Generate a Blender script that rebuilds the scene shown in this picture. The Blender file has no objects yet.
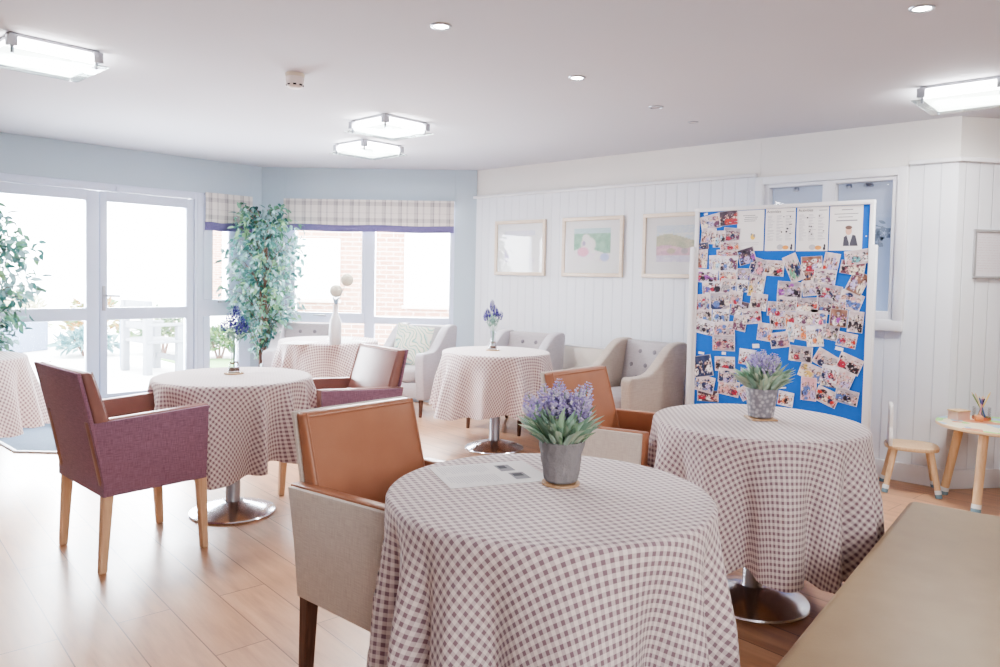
import bpy, bmesh, math, random
from mathutils import Vector, Matrix, noise
C = bpy.context.scene.collection
PI = math.pi
rnd = random.Random(7)

# ------------------------------------------------------------------ objects
def link(name, me, mat=None, parent=None, loc=None, rot=None):
    o = bpy.data.objects.new(name, me)
    C.objects.link(o)
    if mat is not None and me is not None and not me.materials:
        me.materials.append(mat)
    if parent is not None:
        o.parent = parent
    if loc is not None: o.location = loc
    if rot is not None: o.rotation_euler = rot
    return o

def tag(o, label, cat=None, group=None, kind=None):
    if label: o['label'] = label
    if cat: o['category'] = cat
    if group: o['group'] = group
    if kind: o['kind'] = kind
    return o

def thing(name, label, cat, loc=(0, 0, 0), rz=0.0, group=None):
    o = bpy.data.objects.new(name, None)
    o.empty_display_size = 0.1
    C.objects.link(o)
    o.location = loc
    o.rotation_euler = (0, 0, rz)
    return tag(o, label, cat, group)

def mesh_of(bm, name, angle=35, smooth=True):
    bm.normal_update()
    if smooth:
        a = math.radians(angle)
        for f in bm.faces: f.smooth = True
        for e in bm.edges:
            if len(e.link_faces) == 2:
                try: e.smooth = e.calc_face_angle() < a
                except ValueError: pass
    me = bpy.data.meshes.new(name)
    bm.to_mesh(me); bm.free()
    return me

def obj(name, bm, mat, parent=None, loc=None, rot=None, angle=35, smooth=True):
    return link(name, mesh_of(bm, name, angle, smooth), mat, parent, loc, rot)

def struct(name, bm, mat, parent=None, label=None):
    o = obj(name, bm, mat, parent)
    if parent is None:
        o['kind'] = 'structure'
        o['label'] = label or name.replace('_', ' ')
    return o

def copy_tree(o, parent=None):
    c = o.copy(); C.objects.link(c); c.parent = parent
    for ch in [x for x in bpy.data.objects if x.parent == o]:
        copy_tree(ch, c)
    return c

# ------------------------------------------------------------------ shapes
NB = [0]
def box(bm, c, s, rz=0, bev=0.0, seg=2, M=None):
    g = bmesh.new()
    NB[0] += 1
    e = 0.00016*(NB[0] % 7)                       # no two faces ever share a plane
    s = [max(x*0.5, x-2*e) for x in s]
    bmesh.ops.create_cube(g, size=1)
    for v in g.verts: v.co = Vector((v.co.x*s[0], v.co.y*s[1], v.co.z*s[2]))
    bev = min(bev, 0.3*min(s))
    if bev > 0:
        bmesh.ops.bevel(g, geom=g.edges[:], offset=bev, segments=seg, profile=0.5, affect='EDGES', clamp_overlap=True)
        bmesh.ops.recalc_face_normals(g, faces=g.faces[:])
    T = Matrix.Translation(c) @ Matrix.Rotation(rz, 4, 'Z')
    if M is not None: T = M @ T
    g.transform(T)
    merge(bm, g)
    return bm

def box2(bm, a, b, bev=0.0, seg=2):
    c = [(a[i]+b[i])/2 for i in range(3)]; s = [abs(b[i]-a[i]) for i in range(3)]
    return box(bm, c, s, 0, bev, seg)

def merge(bm, g):
    me = bpy.data.meshes.new('tmp'); g.to_mesh(me); g.free()
    bm.from_mesh(me); bpy.data.meshes.remove(me)

def prism(bm, pts, y0, y1, bev=0.0, seg=2, axis='Y'):
    """polygon of (x,z) points run from y0 to y1"""
    g = bmesh.new()
    vs = [g.verts.new((p[0], y0, p[1])) for p in pts]
    f = g.faces.new(vs)
    r = bmesh.ops.extrude_face_region(g, geom=[f])
    for v in [v for v in r['geom'] if isinstance(v, bmesh.types.BMVert)]: v.co.y = y1
    bmesh.ops.recalc_face_normals(g, faces=g.faces[:])
    if bev > 0:
        bmesh.ops.bevel(g, geom=g.edges[:], offset=bev, segments=seg, profile=0.5, affect='EDGES', clamp_overlap=True)
    if axis == 'Z':      # pts are (x,y); run along z
        g.transform(Matrix(((1,0,0,0),(0,0,1,0),(0,1,0,0),(0,0,0,1))))
        bmesh.ops.recalc_face_normals(g, faces=g.faces[:])
    merge(bm, g)
    return bm

def lathe(bm, prof, n=32, c=(0, 0, 0), wob=None):
    rings = []
    for (r, z) in prof:
        if r < 1e-5:
            rings.append([bm.verts.new((c[0], c[1], c[2]+z))])
        else:
            rings.append([bm.verts.new((c[0]+r*math.cos(2*PI*i/n), c[1]+r*math.sin(2*PI*i/n), c[2]+z)) for i in range(n)])
    for a, b in zip(rings, rings[1:]):
        for i in range(n):
            j = (i+1) % n
            if len(a) == 1 and len(b) == 1: continue
            if len(a) == 1: bm.faces.new((a[0], b[j], b[i]))
            elif len(b) == 1: bm.faces.new((a[i], a[j], b[0]))
            else: bm.faces.new((a[i], a[j], b[j], b[i]))
    return bm

def tube(bm, pts, r, n=8, cap=True):
    pts = [Vector(p) for p in pts]
    rs = r if isinstance(r, (list, tuple)) else [r]*len(pts)
    rings = []
    ref = Vector((0.31, 0.22, 0.93)).normalized()
    for i, p in enumerate(pts):
        d = (pts[min(i+1, len(pts)-1)]-pts[max(i-1, 0)]).normalized()
        u = d.cross(ref)
        if u.length < 1e-3: u = d.cross(Vector((1, 0, 0)))
        u.normalize(); v = d.cross(u)
        rings.append([bm.verts.new(p+(u*math.cos(2*PI*k/n)+v*math.sin(2*PI*k/n))*rs[i]) for k in range(n)])
    for a, b in zip(rings, rings[1:]):
        for k in range(n):
            bm.faces.new((a[k], a[(k+1) % n], b[(k+1) % n], b[k]))
    if cap:
        bm.faces.new(rings[0][::-1]); bm.faces.new(rings[-1])
    return bm

def puff(bm, s, c=(0,0,0), n=10, p=2.6, M=None):
    """pillow/cushion block: superellipsoid-like rounded box"""
    g = bmesh.new()
    bmesh.ops.create_cube(g, size=2)
    bmesh.ops.subdivide_edges(g, edges=g.edges[:], cuts=n, use_grid_fill=True)
    for v in g.verts:
        x, y, z = v.co
        l = (abs(x)**p+abs(y)**p+abs(z)**p)**(1/p)
        v.co = Vector((x/l*s[0]/2, y/l*s[1]/2, z/l*s[2]/2))
    T = Matrix.Translation(c)
    if M is not None: T = M @ T
    g.transform(T); merge(bm, g)
    return bm

def attr_colors(me, cols):
    a = me.color_attributes.new('tint', 'FLOAT_COLOR', 'POINT')
    for i, c in enumerate(cols): a.data[i].color = (c[0], c[1], c[2], 1)

# ------------------------------------------------------------------ materials
def S(c):   # sRGB 0-255 -> linear
    o = []
    for v in c[:3]:
        v = v/255
        o.append(v/12.92 if v <= 0.04045 else ((v+0.055)/1.055)**2.4)
    return (o[0], o[1], o[2], 1)

class NT:
    def __init__(s, name):
        s.m = bpy.data.materials.new(name); s.m.use_nodes = True
        s.t = s.m.node_tree; s.n = s.t.nodes; s.l = s.t.links
        s.b = s.n['Principled BSDF']; s.out = s.n['Material Output']
    def add(s, t, **k):
        n = s.n.new(t)
        for a, b in k.items(): setattr(n, a, b)
        return n
    def val(s, sock, v):
        if isinstance(v, bpy.types.NodeSocket): s.l.new(v, sock)
        else: sock.default_value = v
    def math(s, op, a, b=0.0, c=0.0):
        n = s.add('ShaderNodeMath', operation=op)
        s.val(n.inputs[0], a); s.val(n.inputs[1], b); s.val(n.inputs[2], c)
        return n.outputs[0]
    def mix(s, f, a, b, blend='MIX'):
        n = s.add('ShaderNodeMix', data_type='RGBA', blend_type=blend)
        s.val(n.inputs[0], f); s.val(n.inputs[6], a); s.val(n.inputs[7], b)
        return n.outputs[2]
    def coord(s, k='Object'): return s.add('ShaderNodeTexCoord').outputs[k]
    def map(s, v, loc=(0,0,0), rot=(0,0,0), sc=(1,1,1)):
        n = s.add('ShaderNodeMapping'); s.l.new(v, n.inputs[0])
        n.inputs[1].default_value = loc; n.inputs[2].default_value = rot; n.inputs[3].default_value = sc
        return n.outputs[0]
    def sep(s, v):
        n = s.add('ShaderNodeSeparateXYZ'); s.l.new(v, n.inputs[0]); return n.outputs
    def noise(s, v, scale, detail=3, rough=0.5):
        n = s.add('ShaderNodeTexNoise'); s.l.new(v, n.inputs['Vector'])
        n.inputs['Scale'].default_value = scale; n.inputs['Detail'].default_value = detail
        n.inputs['Roughness'].default_value = rough
        return n.outputs
    def ramp(s, f, stops):
        n = s.add('ShaderNodeValToRGB'); s.l.new(f, n.inputs[0])
        e = n.color_ramp.elements
        e[0].position, e[0].color = stops[0]
        e[1].position, e[1].color = stops[-1]
        for p, c in stops[1:-1]:
            x = e.new(p); x.color = c
        return n.outputs[0]
    def bump(s, h, st=0.2, d=0.01):
        n = s.add('ShaderNodeBump'); s.l.new(h, n.inputs['Height'])
        n.inputs['Strength'].default_value = st; n.inputs['Distance'].default_value = d
        s.l.new(n.outputs[0], s.b.inputs['Normal'])
    def set(s, col=None, rough=None, metal=None, spec=None, **k):
        if col is not None: s.val(s.b.inputs['Base Color'], col)
        if rough is not None: s.val(s.b.inputs['Roughness'], rough)
        if metal is not None: s.val(s.b.inputs['Metallic'], metal)
        if spec is not None: s.val(s.b.inputs['Specular IOR Level'], spec)
        for a, b in k.items(): s.val(s.b.inputs[a.replace('_', ' ')], b)
        return s

def plain(name, c, rough=0.5, metal=0, vary=0.04, scale=6, bump=0, spec=0.4):
    n = NT(name); v = n.coord()
    f = n.noise(v, scale, 3)[0]
    a = S(c); d = tuple(max(0, x*(1-vary*2)) for x in a[:3])+(1,)
    n.set(n.mix(f, a, d), rough, metal, spec)
    if bump: n.bump(n.noise(v, scale*12, 2)[0], bump, 0.003)
    return n.m

def fabric(name, c, c2, thread=420, bump=0.25, rough=0.85, sheen=0.2):
    n = NT(name); v = n.coord()
    x = n.noise(n.map(v, sc=(1, 1, 0.06)), thread, 1)[0]
    y = n.noise(n.map(v, sc=(0.06, 0.06, 1)), thread, 1)[0]
    w = n.math('MULTIPLY', n.math('ADD', x, y), 0.5)
    w2 = n.math('MULTIPLY_ADD', w, 3.0, -1.0)
    big = n.noise(v, 5, 2)[0]
    col = n.mix(n.math('MINIMUM', n.math('MAXIMUM', w2, 0), 1), S(c2), S(c))
    col = n.mix(n.math('MULTIPLY', big, 0.25), col, S(c2))
    n.set(col, rough, 0, 0.25, Sheen_Weight=sheen)
    n.bump(w, bump, 0.004)
    return n.m

def leather(name, c, c2, rough=0.38):
    n = NT(name); v = n.coord()
    f = n.noise(v, 9, 4)[0]
    n.set(n.mix(f, S(c), S(c2)), rough, 0, 0.5)
    vo = n.add('ShaderNodeTexVoronoi'); n.l.new(v, vo.inputs['Vector']); vo.inputs['Scale'].default_value = 260
    n.bump(vo.outputs[0], 0.10, 0.002)
    return n.m

def wood(name, c, c2, scale=14, axis=2, rough=0.45):
    n = NT(name); v = n.coord()
    sc = [6, 6, 6]; sc[axis] = 0.5
    f = n.noise(n.map(v, sc=tuple(sc)), scale, 4, 0.6)[0]
    n.set(n.ramp(f, [(0.3, S(c)), (0.7, S(c2))]), rough, 0, 0.4)
    n.bump(f, 0.06, 0.002)
    return n.m

def vcol(name, rough=0.5, spec=0.4, coat=0.0, trans=0.0):
    n = NT(name); a = n.add('ShaderNodeAttribute', attribute_name='tint')
    n.set(a.outputs['Color'], rough, 0, spec, Coat_Weight=coat)
    if trans:
        tr = n.add('ShaderNodeBsdfTranslucent'); n.l.new(a.outputs['Color'], tr.inputs[0])
        mx = n.add('ShaderNodeMixShader'); mx.inputs[0].default_value = trans
        n.l.new(n.b.outputs[0], mx.inputs[1]); n.l.new(tr.outputs[0], mx.inputs[2])
        n.l.new(mx.outputs[0], n.out.inputs[0])
    return n.m

def glass(name, tint=(255, 255, 255), refl=0.06, k=0.8):
    n = NT(name)
    t = n.add('ShaderNodeBsdfTransparent'); t.inputs[0].default_value = S(tint)
    g = n.add('ShaderNodeBsdfGlossy'); g.inputs['Roughness'].default_value = 0.02
    fr = n.add('ShaderNodeFresnel'); fr.inputs[0].default_value = 1.45
    mx = n.add('ShaderNodeMixShader')
    n.l.new(n.math('ADD', n.math('MULTIPLY', fr.outputs[0], k), refl-0.03*k), mx.inputs[0])
    n.l.new(t.outputs[0], mx.inputs[1]); n.l.new(g.outputs[0], mx.inputs[2])
    n.l.new(mx.outputs[0], n.out.inputs[0])
    return n.m

def emit(name, c, st):
    n = NT(name)
    n.set(S(c), 0.5); n.val(n.b.inputs['Emission Color'], S(c)); n.val(n.b.inputs['Emission Strength'], st)
    return n.m

M = {}
# room surfaces
M['ceiling'] = plain('ceiling_paint', (208, 209, 217), 0.9, vary=0.015, scale=2, spec=0.2)
M['blue_paint'] = plain('blue_grey_paint', (182, 197, 209), 0.8, vary=0.02, scale=3, spec=0.2)
M['white_paint'] = plain('warm_white_paint', (228, 225, 222), 0.8, vary=0.015, scale=2, spec=0.2)
M['trim'] = plain('satin_white_trim', (226, 226, 230), 0.4, vary=0.015, scale=4)
M['upvc'] = plain('white_frame_plastic', (204, 212, 232), 0.3, vary=0.015, scale=4)

def panelling(name, axis_rot):
    n = NT(name); v = n.map(n.coord(), rot=(0, 0, axis_rot))
    x = n.sep(v)[0]
    p = n.math('FRACT', n.math('DIVIDE', x, 0.1))
    d = n.math('ABSOLUTE', n.math('SUBTRACT', p, 0.5))          # 0.5 at the joint
    g = n.math('MAXIMUM', n.math('SUBTRACT', d, 0.46), 0)
    h = n.math('SUBTRACT', 1.0, n.math('MULTIPLY', g, 25))
    f = n.noise(n.coord(), 2, 2)[0]
    col = n.mix(f, S((226, 229, 236)), S((219, 222, 229)))
    col = n.mix(n.math('MULTIPLY', g, 9), col, S((168, 172, 186)))
    n.set(col, 0.5, 0, 0.3)
    n.bump(h, 0.6, 0.006)
    return n.m
M['panel_y'] = panelling('grooved_panelling_right', -PI/2)
M['panel_d'] = panelling('grooved_panelling_far_right', math.radians(38))

def floor_mat():
    n = NT('wood_plank_floor'); v = n.map(n.coord(), rot=(0, 0, math.radians(90+6)))
    b = n.add('ShaderNodeTexBrick', offset=0.37, squash=1.0)
    n.l.new(v, b.inputs['Vector'])
    b.inputs['Color1'].default_value = (0, 0, 0, 1); b.inputs['Color2'].default_value = (1, 1, 1, 1)
    b.inputs['Mortar'].default_value = (0.5, 0.5, 0.5, 1)
    b.inputs['Scale'].default_value = 1; b.inputs['Mortar Size'].default_value = 0.0022
    b.inputs['Brick Width'].default_value = 1.25; b.inputs['Row Height'].default_value = 0.19
    b.inputs['Bias'].default_value = 0.0
    fid = b.outputs['Color']
    off = n.add('ShaderNodeVectorMath', operation='MULTIPLY_ADD')
    n.l.new(fid, off.inputs[0]); off.inputs[1].default_value = (7, 3, 5); n.l.new(n.map(v, sc=(1.2, 9, 1)), off.inputs[2])
    g = n.noise(off.outputs[0], 2.6, 5, 0.6)[0]
    g2 = n.noise(off.outputs[0], 1.1, 2)[0]
    col = n.ramp(g, [(0.25, S((158, 112, 82))), (0.5, S((196, 148, 112))), (0.75, S((216, 172, 136)))])
    col = n.mix(n.math('MULTIPLY', fid, 0.35), col, S((176, 134, 104)))
    col = n.mix(n.math('MULTIPLY', g2, 0.25), col, S((230, 196, 166)))
    col = n.mix(b.outputs['Fac'], col, S((120, 88, 70)))
    n.set(col, n.math('MULTIPLY_ADD', g, 0.16, 0.27), 0, 0.6, Coat_Weight=0.25, Coat_Roughness=0.28)
    n.bump(n.math('SUBTRACT', n.math('MULTIPLY', g, 0.15), b.outputs['Fac']), 0.12, 0.003)
    return n.m
M['floor'] = floor_mat()

def gingham(name, base=(236, 225, 223), dark=(144, 120, 130), period=0.0215):
    n = NT(name); uv = n.add('ShaderNodeUVMap').outputs[0]
    s = n.sep(uv)
    def stripe(a):
        w = n.math('SINE', n.math('MULTIPLY', a, 2*PI/period))
        return n.math('MINIMUM', n.math('MAXIMUM', n.math('MULTIPLY_ADD', w, 4.0, 0.5), 0), 1)
    a, b = stripe(s[0]), stripe(s[1])
    both = n.math('MULTIPLY', a, b)
    one = n.math('SUBTRACT', n.math('ADD', a, b), n.math('MULTIPLY', both, 2))
    mid = tuple(base[i]*0.70+dark[i]*0.30 for i in range(3))
    col = n.mix(n.math('MINIMUM', n.math('MAXIMUM', one, 0), 1), S(base), S(mid))
    col = n.mix(both, col, S(dark))
    n.set(col, 0.8, 0, 0.25, Sheen_Weight=0.35)
    n.bump(n.noise(uv, 700, 1)[0], 0.08, 0.002)
    return n.m
M['gingham'] = gingham('mauve_gingham_cloth')

M['chrome'] = NT('polished_chrome').set(S((230, 233, 242)), 0.2, 1.0).m
M['steel'] = NT('brushed_steel').set(S((176, 180, 190)), 0.3, 1.0).m
M['purple'] = fabric('plum_weave', (168, 130, 150), (128, 96, 116))
M['beige'] = fabric('oatmeal_weave', (230, 222, 212), (204, 194, 186), bump=0.2)
M['brown_leather'] = leather('mauve_brown_leather', (160, 118, 108), (136, 96, 92), 0.34)
M['tan_leather'] = leather('tan_leather', (190, 136, 106), (168, 114, 88), 0.38)
M['oak'] = wood('pale_beech', (232, 200, 166), (214, 178, 144))
M['dark_oak'] = wood('dark_stained_wood', (112, 82, 70), (84, 60, 52))
M['beech'] = wood('light_beech', (226, 196, 160), (208, 174, 136))
M['pale_fab'] = fabric('pale_grey_lilac_weave', (198, 194, 200), (178, 174, 182), thread=300, bump=0.12, rough=0.6)
M['grey_fab'] = fabric('silver_grey_vinyl', (184, 178, 182), (164, 158, 162), thread=300, bump=0.08, rough=0.45, sheen=0.1)
M['taupe_fab'] = fabric('taupe_weave', (196, 184, 174), (174, 160, 150), thread=300, bump=0.15, rough=0.7)
M['bench'] = leather('olive_beige_vinyl', (168, 146, 112), (150, 128, 98), 0.42)
M['bench_base'] = plain('bench_plinth', (110, 96, 86), 0.6)
M['leaf'] = vcol('leaf_tissue', 0.38, 0.5, trans=0.25)
M['petal'] = vcol('lavender_petal', 0.7, 0.2, trans=0.2)
M['print'] = vcol('photo_print', 0.35, 0.4)
M['bark'] = wood('twisted_bark', (150, 118, 104), (112, 84, 76), 10)
M['concrete'] = plain('grey_rough_pot', (152, 149, 151), 0.85, vary=0.16, scale=14, bump=0.8)
M['white_pot'] = plain('white_glazed_pot', (222, 224, 232), 0.3)
M['soil'] = plain('dark_soil', (70, 56, 48), 0.95, vary=0.3, scale=30, bump=1)
M['paper'] = plain('white_paper', (238, 237, 238), 0.7, vary=0.01)
M['ink'] = plain('grey_ink', (150, 150, 158), 0.7)
M['ink_dark'] = plain('dark_ink', (70, 70, 80), 0.7)
M['felt'] = plain('royal_blue_felt', (54, 114, 206), 0.9, vary=0.05, scale=40, bump=0.3, spec=0.1)
M['cream_frame'] = wood('cream_limed_wood', (234, 220, 204), (216, 198, 180), axis=0)
M['mount'] = plain('white_mount_board', (250, 250, 252), 0.7, vary=0.01)
M['window_glass'] = glass('clear_window_glass', refl=0.05)
M['picture_glass'] = glass('picture_glass', refl=0.03, k=0.6)
M['vase_glass'] = glass('clear_vase_glass', (250, 252, 254), refl=0.03, k=0.35)
M['plate_glass'] = glass('clear_lamp_glass', (246, 252, 250), refl=0.03)
M['lamp'] = emit('lamp_diffuser', (255, 252, 250), 9.0)
M['spot'] = emit('downlight_bulb', (255, 252, 246), 14.0)
M['metal_grey'] = plain('grey_painted_metal', (176, 178, 186), 0.35, 0.6)
M['mat'] = plain('grey_blue_entrance_matting', (140, 154, 172), 0.95, vary=0.12, scale=60, bump=0.6, spec=0.1)
M['cork'] = wood('wood_slice', (206, 172, 136), (178, 142, 110), axis=0)
# ================================================================== SETTING
H = 2.39
YL = 7.07                                    # garden-door wall
P0, P1 = Vector((4.05, 7.07, 0)), Vector((5.49, 5.38, 0))
tB = (P1-P0).normalized(); nB = Vector((-tB.y, tB.x, 0)); LB = (P1-P0).length
def frame_matrix(o, x):
    x = Vector(x).normalized(); y = Vector((-x.y, x.x, 0))
    return Matrix(((x.x, y.x, 0, o[0]), (x.y, y.y, 0, o[1]), (0, 0, 1, 0), (0, 0, 0, 1)))
MB_ = frame_matrix(P0, tB)                   # bay wall: x along wall, y outward
D2 = Vector((0.788, -0.616, 0))
MW2 = frame_matrix((5.49, 1.10, 0), D2)      # wall beyond the convex corner
def boxm(bm, Mx, a, b, bev=0.0):
    c = [(a[i]+b[i])/2 for i in range(3)]; s = [abs(b[i]-a[i]) for i in range(3)]
    return box(bm, c, s, 0, bev, 2, Mx)

b = bmesh.new(); prism(b, [(-3, -2.6), (7.7, -2.6), (7.7, -0.62), (5.49, 1.1), (5.52, 5.39), (4.06, 7.1), (-3, 7.1)], -0.05, 0, axis='Z')
struct('floor', b, M['floor'], label='pale wood plank floor of the dining room')
b = bmesh.new(); prism(b, [(-3, -2.6), (7.9, -2.6), (7.9, -0.5), (5.69, 1.18), (5.69, 5.45), (4.13, 7.27), (-3, 7.27)], H, H+0.06, axis='Z')
struct('ceiling', b, M['ceiling'], label='smooth white ceiling of the dining room')

b = bmesh.new()
box2(b, (-3, YL, 0), (1.56, YL+0.2, H)); box2(b, (1.56, YL, 2.065), (3.93, YL+0.2, H)); box2(b, (3.93, YL, 0), (4.06, YL+0.2, H))
struct('wall_left', b, M['blue_paint'], label='blue grey wall above and beside the glazed garden doors')
b = bmesh.new()
boxm(b, MB_, (0, 0, 0), (0.243, 0.2, H)); boxm(b, MB_, (2.0, 0, 0), (LB, 0.2, H))
boxm(b, MB_, (0.243, 0, 2.07), (2.0, 0.2, H)); boxm(b, MB_, (0.243, 0, 0), (2.0, 0.2, 0.14))
struct('wall_back', b, M['blue_paint'], label='blue grey angled wall around the wide window')
b = bmesh.new()
X0, X1 = 5.505, 5.7
box2(b, (X0, 1.10, 0), (X1, 1.40, H)); box2(b, (X0, 2.41, 0), (X1, 5.40, H))
box2(b, (X0, 1.40, 2.06), (X1, 2.41, H)); box2(b, (X0, 1.40, 0), (X1, 2.41, 1.02))
struct('wall_right', b, M['white_paint'], label='warm white plaster above the panelled right wall')
b = bmesh.new(); boxm(b, MW2, (0.012, 0.016, 0), (2.75, 0.2, H))
struct('wall_far_right', b, M['white_paint'], label='warm white wall beyond the outward corner')

b = bmesh.new(); box2(b, (-3.1, -2.7, 0), (7.75, -2.5, H)); struct('wall_front', b, M['white_paint'], label='warm white wall behind the camera')
b = bmesh.new(); box2(b, (-3.2, -2.7, 0), (-3.0, 7.27, H)); struct('wall_near_left', b, M['blue_paint'], label='blue grey wall beyond the left edge of the photo')
b = bmesh.new(); box2(b, (7.6, -2.7, 0), (7.75, -0.5, H)); struct('wall_near_right', b, M['white_paint'], label='warm white wall beyond the right edge of the photo')

# grooved panelling, one sheet per wall
b = bmesh.new()
box2(b, (5.49, 2.43, 0), (5.506, 5.385, 2.105)); box2(b, (5.49, 1.385, 0), (5.506, 2.43, 1.01)); box2(b, (5.49, 1.10, 0), (5.506, 1.385, 2.105))
struct('trim_1', b, M['panel_y'], label='white grooved panelling on the right wall')
b = bmesh.new(); boxm(b, MW2, (0, 0, 0), (2.75, 0.017, 2.105))
struct('trim_2', b, M['panel_d'], label='white grooved panelling beyond the outward corner')
b = bmesh.new()
box2(b, (5.462, 2.43, 2.1), (5.51, 5.41, 2.128), 0.004); box2(b, (5.462, 1.085, 2.1), (5.51, 1.385, 2.128), 0.004)
struct('trim_3', b, M['trim'], label='white picture rail along the right wall')
b = bmesh.new(); boxm(b, MW2, (-0.012, -0.028, 2.1), (2.75, 0.02, 2.128), 0.004)
struct('trim_4', b, M['trim'], label='white picture rail beyond the outward corner')
b = bmesh.new(); box2(b, (5.472, 1.09, 0), (5.492, 5.385, 0.125), 0.004)
struct('baseboard_right', b, M['trim'], label='white skirting board on the right wall')
b = bmesh.new(); boxm(b, MW2, (-0.006, -0.018, 0), (2.75, 0.002, 0.125), 0.004)
struct('baseboard_far_right', b, M['trim'], label='white skirting board beyond the outward corner')
b = bmesh.new(); box2(b, (-3, YL-0.018, 0), (1.56, YL+0.001, 0.125), 0.004)
struct('baseboard_left', b, M['trim'], label='white skirting board left of the garden doors')

# ---- garden doors
def pane(name, x0, x1, z0, z1, y, par, Mx=None, mat='window_glass'):
    g = bmesh.new()
    if Mx is None: box2(g, (x0, y-0.004, z0), (x1, y+0.004, z1))
    else: boxm(g, Mx, (x0, y-0.004, z0), (x1, y+0.004, z1))
    return obj(name, g, M[mat], par, smooth=False)

def members(bm, rects, y0, y1, Mx=None, bev=0.006):
    for (x0, x1, z0, z1) in rects:
        if Mx is None: box2(bm, (x0, y0, z0), (x1, y1, z1), bev)
        else: boxm(bm, Mx, (x0, y0, z0), (x1, y1, z1), bev)

def door(n, x0, x1, px0, px1, label):
    g = bmesh.new()
    members(g, [(x0, px0, 0.04, 1.995), (px1, x1, 0.04, 1.995), (px0-.01, px1+.01, 1.905, 1.995),
                (px0-.01, px1+.01, 0.857, 0.967), (px0-.01, px1+.01, 0.04, 0.197)], YL-0.005, YL+0.06)
    d = struct('door_%d' % n, g, M['upvc'], label=label)
    pane('door_pane', px0-.005, px1+.005, 0.96, 1.91, YL+0.03, d); pane('door_pane', px0-.005, px1+.005, 0.19, 0.86, YL+0.03, d)
    return d
d1 = door(1, 1.615, 2.482, 1.715, 2.376, 'left leaf of the white glazed garden doors')
d2 = door(2, 2.487, 3.335, 2.552, 3.262, 'right leaf of the white glazed garden doors')
g = bmesh.new(); box2(g, (2.502, YL-0.02, 0.94), (2.532, YL-0.004, 1.16), 0.005)
tube(g, [(2.517, YL-0.02, 1.075), (2.517, YL-0.062, 1.075), (2.53, YL-0.066, 1.075), (2.635, YL-0.062, 1.072)], 0.009, 8)
obj('door_handle', g, M['metal_grey'], d2)
for z in (0.3, 1.2, 1.8):
    g = bmesh.new(); tube(g, [(3.34, YL-0.012, z), (3.34, YL-0.012, z+0.09)], 0.01, 8); obj('hinge', g, M['upvc'], d2)
g = bmesh.new(); members(g, [(1.56, 1.615, 0, 2.065), (3.338, 3.365, 0, 2.065), (1.56, 3.365, 1.998, 2.065), (1.56, 3.365, 0, 0.036)], YL-0.012, YL+0.075)
box2(g, (2.62, YL-0.035, 2.0), (2.74, YL-0.01, 2.045), 0.004)
struct('trim_5', g, M['upvc'], label='white fixed frame around the garden doors')

# narrow fixed light beside the doors
g = bmesh.new()
members(g, [(3.365, 3.43, 0, 2.065), (3.80, 3.93, 0, 2.065), (3.365, 3.93, 1.96, 2.065), (3.365, 3.93, 0.868, 1.03), (3.365, 3.93, 0, 0.16),
            (3.43, 3.525, 1.03, 1.96), (3.69, 3.80, 1.03, 1.96), (3.43, 3.5, 0.16, 0.868)], YL-0.01, YL+0.07)
w1 = struct('window_1', g, M['upvc'], label='narrow window between the garden doors and the corner')
pane('window_pane', 3.52, 3.70, 1.02, 1.97, YL+0.03, w1); pane('window_pane', 3.49, 3.81, 0.15, 0.87, YL+0.03, w1)
g = bmesh.new(); box2(g, (3.575, YL-0.03, 1.0), (3.635, YL-0.008, 1.02), 0.004); box2(g, (3.59, YL-0.05, 1.004), (3.69, YL-0.03, 1.018), 0.004)
obj('window_handle', g, M['metal_grey'], w1)

# wide bay window
g = bmesh.new()
members(g, [(0.243, 0.30, 0.14, 2.07), (1.95, 2.0, 0.14, 2.07), (0.243, 2.0, 2.01, 2.07), (0.243, 2.0, 0.14, 0.2), (1.072, 1.178, 0.14, 2.07),
            (0.30, 1.075, 0.80, 0.905), (1.175, 1.96, 0.80, 0.872), (0.30, 0.345, 0.9, 2.01), (1.04, 1.075, 0.9, 2.01)], 0.02, 0.09, MB_)
w2 = struct('window_2', g, M['upvc'], label='wide window in the angled wall under the long checked blind')
pane('window_pane', 0.34, 1.045, 0.9, 2.02, 0.055, w2, MB_); pane('window_pane', 1.17, 1.955, 0.865, 2.02, 0.055, w2, MB_)
pane('window_pane', 0.295, 1.08, 0.19, 0.81, 0.055, w2, MB_); pane('window_pane', 1.17, 1.955, 0.19, 0.81, 0.055, w2, MB_)
g = bmesh.new(); boxm(g, MB_, (0.60, -0.004, 0.865), (0.68, 0.02, 0.885), 0.004); boxm(g, MB_, (0.55, -0.02, 0.872), (0.67, -0.004, 0.886), 0.004)
obj('window_handle', g, M['metal_grey'], w2)
g = bmesh.new(); boxm(g, MB_, (0.243, 0.09, 0.105), (2.0, 0.2, 0.14), 0.004)
obj('window_sill', g, M['upvc'], w2)

# internal window in the panelled wall
g = bmesh.new()
for (y0, y1, z0, z1) in [(1.385, 1.452, 1.0, 2.095), (2.36, 2.43, 1.0, 2.095), (1.385, 2.43, 2.035, 2.095), (1.385, 2.43, 1.0, 1.075)]:
    box2(g, (5.455, y0, z0), (5.56, y1, z1), 0.008)
for (y0, y1, z0, z1) in [(1.45, 1.482, 1.07, 2.04), (2.325, 2.365, 1.07, 2.04), (1.85, 1.94, 1.07, 2.04), (1.45, 2.36, 2.01, 2.04), (1.45, 2.36, 1.07, 1.13)]:
    box2(g, (5.475, y0, z0), (5.555, y1, z1), 0.006)
w3 = struct('window_3', g, M['trim'], label='white framed internal window behind the photo board')
n = NT('glowing_room_backing'); v = n.coord(); z = n.sep(v)[2]
rc_ = n.ramp(n.math('MULTIPLY_ADD', z, 1.0, -1.05), [(0.0, S((172, 188, 214))), (0.6, S((156, 170, 194))), (1.0, S((166, 172, 188)))])
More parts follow.
